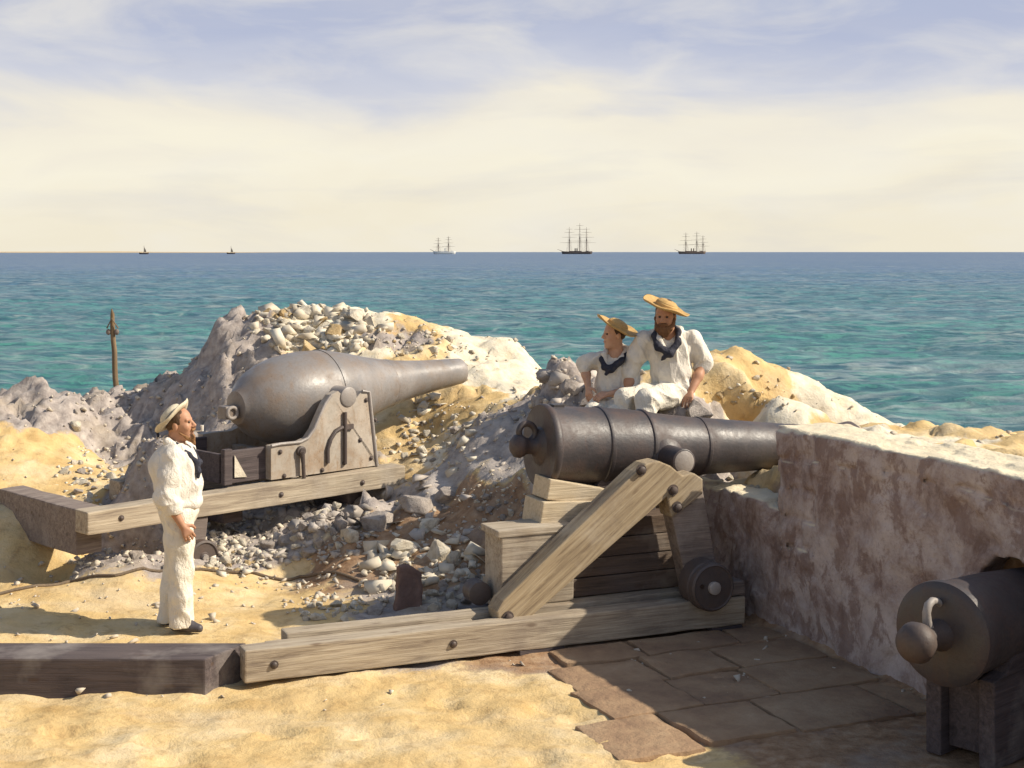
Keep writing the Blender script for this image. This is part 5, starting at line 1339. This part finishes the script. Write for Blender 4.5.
def heap(poly, n, s0, s1, kind, label, group, jit=1.0):
    xs = [p_[0] for p_ in poly]; ys = [p_[1] for p_ in poly]; c = 0; tr = 0; placed = []
    def inside(x, y):
        r = False; j = len(poly)-1
        for i in range(len(poly)):
            if (poly[i][1] > y) != (poly[j][1] > y) and x < (poly[j][0]-poly[i][0])*(y-poly[i][1])/(poly[j][1]-poly[i][1])+poly[i][0]: r = not r
            j = i
        return r
    while c < n and tr < n*60:
        tr += 1; x = random.uniform(min(xs), max(xs)); y = random.uniform(min(ys), max(ys)); s = s0+(s1-s0)*random.random()**2
        if not inside(x, y) or any(math.hypot(x-a, (y-b)*1.3) < (s+t)*.36 for a, b, t in placed): continue
        placed.append((x, y, s)); k = kind if isinstance(kind, str) and len(kind) == 1 else random.choice(kind)
        rock(x, y, s*random.uniform(.9, 1.3), s*random.uniform(.7, .95), k, label, group, random.uniform(.15, .4)); c += 1
big = 'large fallen blocks on the rubble slope'
for x, y, w, h, k, lab in (
    (380, 519, 36, 25, 'G', 'grey block under the end of the left slide, left of the longest boulder'),
    (416, 501, 48, 24, 'G', 'longest grey boulder lying under the right end of the left slide'),
    (450, 494, 32, 16, 'G', 'flat grey block right of the longest boulder'),
    (404, 546, 32, 24, 'P', 'pale squared block in the middle of the rubble slope'),
    (436, 551, 32, 25, 'P', 'pale rounded block right of the squared block on the rubble slope'),
    (455, 556, 20, 22, 'P', 'pale block nearest the tail of the black cannon carriage'),
    (432, 521, 28, 14, 'P', 'pale flat slab above the squared block on the rubble slope'),
    (388, 556, 22, 13, 'P', 'small pale flat block left of the squared block'),
    (420, 581, 30, 16, 'P', 'pale flat block behind the upright reddish slab'),
    (340, 524, 20, 17, 'G', 'grey block between the left slide and the rope'),
    (75, 427, 17, 11, 'P', 'single white block on the bank at far left'),
    (696, 411, 46, 22, 'G', 'grey rock under the hand of the seated bearded sailor'),
    (375, 609, 30, 12, 'G', 'low flat grey stone lying left of the reddish slab')):
    rock(x, y, w*1.12, h*1.15, k, lab, None, .2)
for x, y, w, h in ((562, 354, 44, 14), (548, 374, 34, 18), (572, 384, 30, 20), (540, 400, 30, 16), (590, 400, 24, 16)):
    rock(x, y, w, h, 'G', 'grey stone in the broken pile beside the young sailor', 'grey stones beside the young sailor', .42)
heap([(255, 312), (330, 303), (372, 318), (378, 346), (310, 352), (272, 345), (262, 330)], 55, 9, 30, 'PPPPO', 'white limestone lump on top of the left bank', 'white stones on top of the left bank')
heap([(385, 340), (445, 322), (455, 345), (448, 358), (390, 356)], 14, 6, 13, 'PPO', 'small stone on the sandy top behind the muzzle', 'stones on the sandy top')
heap([(62, 470), (85, 450), (112, 475), (118, 500), (85, 505)], 24, 6, 17, 'PPPG', 'white stone in the heap on the sandy bank at far left', 'white stones on the left sandy bank')
heap([(204, 545), (235, 528), (262, 548), (272, 566), (215, 575)], 34, 6, 16, 'PPPO', 'pale stone in the heap right of the standing sailor', 'pale stones beside the standing sailor')
heap([(70, 556), (130, 548), (155, 558), (150, 567), (75, 566)], 10, 6, 15, 'PG', 'stone under the tail of the left slide', 'stones under the left slide')
heap([(296, 610), (335, 596), (362, 606), (358, 617), (300, 620)], 18, 7, 18, 'P', 'white stone in the small heap at the far end of the front slide', 'white stones by the front slide')
heap([(250, 535), (300, 512), (362, 500), (372, 530), (330, 552), (280, 552)], 44, 8, 26, 'GGP', 'grey stone in the rubble under the left slide', 'grey rubble under the left slide')
heap([(400, 415), (440, 405), (470, 425), (455, 450), (412, 474), (402, 450)], 36, 5, 15, 'PPG', 'broken stone on the sand below the muzzle of the bottle shaped gun', 'broken stones below the muzzle')
heap([(430, 565), (478, 560), (480, 600), (430, 608)], 26, 8, 24, 'PPG', 'pale shard behind the front slide', 'pale shards behind the front slide')
heap([(470, 490), (528, 495), (520, 525), (478, 535)], 22, 5, 13, 'GGP', 'small stone on the brown slope behind the cannon breech', 'small stones behind the breech')
heap([(708, 372), (790, 380), (800, 408), (712, 410)], 10, 5, 13, 'OP', 'stone on the yellow mound right of the seated sailors', 'stones on the yellow mound')
heap([(712, 478), (768, 482), (768, 492), (712, 488)], 8, 5, 10, 'P', 'small stone behind the gun opening under the muzzle', 'stones behind the gun opening')
print('rocks', NR)
def gravel():
    rg = np.random.default_rng(5); protos_ = []
    base = []
    for i in range(5):
        me = rock_mesh(400+i, .9, 10); v = np.zeros(len(me.vertices)*3); me.vertices.foreach_get('co', v)
        bm = bmesh.new(); P = np.random.default_rng(70+i).normal(size=(7, 3)); P /= np.linalg.norm(P, axis=1)[:, None]
        for p_ in P: bm.verts.new(p_)
        bmesh.ops.convex_hull(bm, input=bm.verts); bmesh.ops.triangulate(bm, faces=bm.faces); bm.verts.index_update()
        base.append((np.array([v_.co for v_ in bm.verts]), np.array([[v_.index for v_ in f.verts] for f in bm.faces]))); bm.free()
    Vs, Fs, n = [], [], 0
    X = rg.uniform(-6, 4.5, 60000); Y = rg.uniform(9, 19.5, 60000)
    cw = cls_weights(X, Y); dens = cw['G']*.55+cw['W']*.07+cw['B']*.3+cw['E']*.07+cw['S']*.04
    dens = dens*(.4+.6*(fbm(X*.9, Y*.9, 0, 3, 91) > 0))
    keep = (rg.uniform(0, 1, 60000) < dens*.7) & ~((Y < 11.2) & (X > -1.7) & (rg.uniform(0, 1, 60000) < .8)) & ~((X < -1.8) & (Y > 16.2) & (rg.uniform(0, 1, 60000) < .75))
    for x, y in zip(X[keep], Y[keep]):
        a, b = R.inv(x, y)
        if -.1 < b < 1.6 and -.1 < a < AW+.7: continue
        V, TT = base[rg.integers(5)]; s = .018+.05*rg.random()**3
        th = rg.uniform(0, 6.28); c, sn = math.cos(th), math.sin(th)
        q = V*np.array([1, .8, .65])*s; q = np.stack([q[:, 0]*c-q[:, 1]*sn, q[:, 0]*sn+q[:, 1]*c, q[:, 2]], 1)+np.array([x, y, hz(x, y)+s*.2])
        Vs.append(q); Fs.append(TT+n); n += len(V)
    o = link('gravel', mesh_np('gravel', np.concatenate(Vs), np.concatenate(Fs), False), flat('gravel_stone', (.60, .53, .42), (.40, .345, .28), 3, .95, .1))
    tag(o, 'small broken stones scattered over the banks and slopes', 'gravel', None, 'stuff')
gravel()
def rubble():
    # broken masonry too fine and too many to count, half sunk in the banks
    rg = np.random.default_rng(9); base = []
    for i in range(9):
        bm = bmesh.new(); P = np.random.default_rng(170+i).normal(size=(7, 3)); P /= np.linalg.norm(P, axis=1)[:, None]
        for p_ in P: bm.verts.new(p_)
        r_ = bmesh.ops.convex_hull(bm, input=bm.verts); bmesh.ops.delete(bm, geom=[v for v in bm.verts if not v.link_faces], context='VERTS')
        bmesh.ops.triangulate(bm, faces=bm.faces); bm.verts.index_update()
        base.append((np.array([v_.co for v_ in bm.verts]), np.array([[v_.index for v_ in f.verts] for f in bm.faces]))); bm.free()
    def batch(polys, name, mat, label):
        Vs, Fs, n = [], [], 0
        for x0, x1, y0, y1, cnt, s0, s1 in polys:
            for _ in range(cnt):
                px, py = rg.uniform(x0, x1), rg.uniform(y0, y1)
                if (2*(px-x0)/(x1-x0)-1)**2+(2*(py-y0)/(y1-y0)-1)**2 > 1: continue
                g = hit(px, py)
                if g is None: continue
                a, b = R.inv(g.x, g.y)
                if -.1 < b < 1.5 and -.1 < a < AW+.7: continue
                V, TT = base[rg.integers(9)]; s = (s0+(s1-s0)*rg.random()**2.2)/2*g.y/F
                th, ph = rg.uniform(0, 6.28), rg.normal(0, .5)
                Mx = np.array((Matrix.Rotation(th, 3, 'Z') @ Matrix.Rotation(ph, 3, 'X')))
                q = (V*np.array([1, rg.uniform(.6, 1), rg.uniform(.45, .85)])*s)@Mx.T+np.array([g.x, g.y, g.z+s*rg.uniform(-.3, .2)])
                Vs.append(q); Fs.append(TT+n); n += len(V)
        o = link(name, mesh_np(name, np.concatenate(Vs), np.concatenate(Fs), False), mat); tag(o, label, 'rubble', None, 'stuff')
    pale = flat('pale_rubble', (.70, .64, .52), (.50, .43, .33), 2.2, .95, .1, .4)
    grey = flat('grey_rubble', (.50, .45, .40), (.31, .275, .24), 2.2, .95, .1, .4)
    batch(((250, 385, 300, 358, 330, 6, 30), (385, 470, 330, 362, 60, 3, 8), (200, 275, 525, 580, 150, 5, 18), (55, 125, 445, 512, 130, 4, 11), (292, 366, 594, 622, 80, 4, 12), (400, 480, 395, 478, 120, 5, 20), (365, 485, 530, 612, 200, 6, 36), (70, 160, 545, 570, 60, 4, 10), (470, 535, 470, 530, 80, 3, 9), (705, 800, 385, 412, 40, 3, 9)), 'pale_rubble', pale, 'pale broken limestone rubble lying on the banks')
    batch(((235, 380, 495, 565, 260, 5, 26), (380, 480, 480, 560, 100, 5, 26), (420, 540, 395, 470, 60, 4, 12), (535, 600, 362, 410, 26, 8, 34), (60, 230, 385, 455, 90, 3, 9)), 'grey_rubble', grey, 'grey broken masonry rubble under and behind the guns')
rubble()
right_gun(); third_gun(); wall(); left_gun()
standing_sailor(); seated_man(); seated_boy()
for o in bpy.data.objects:
    if '_off' in o: del o['_off']
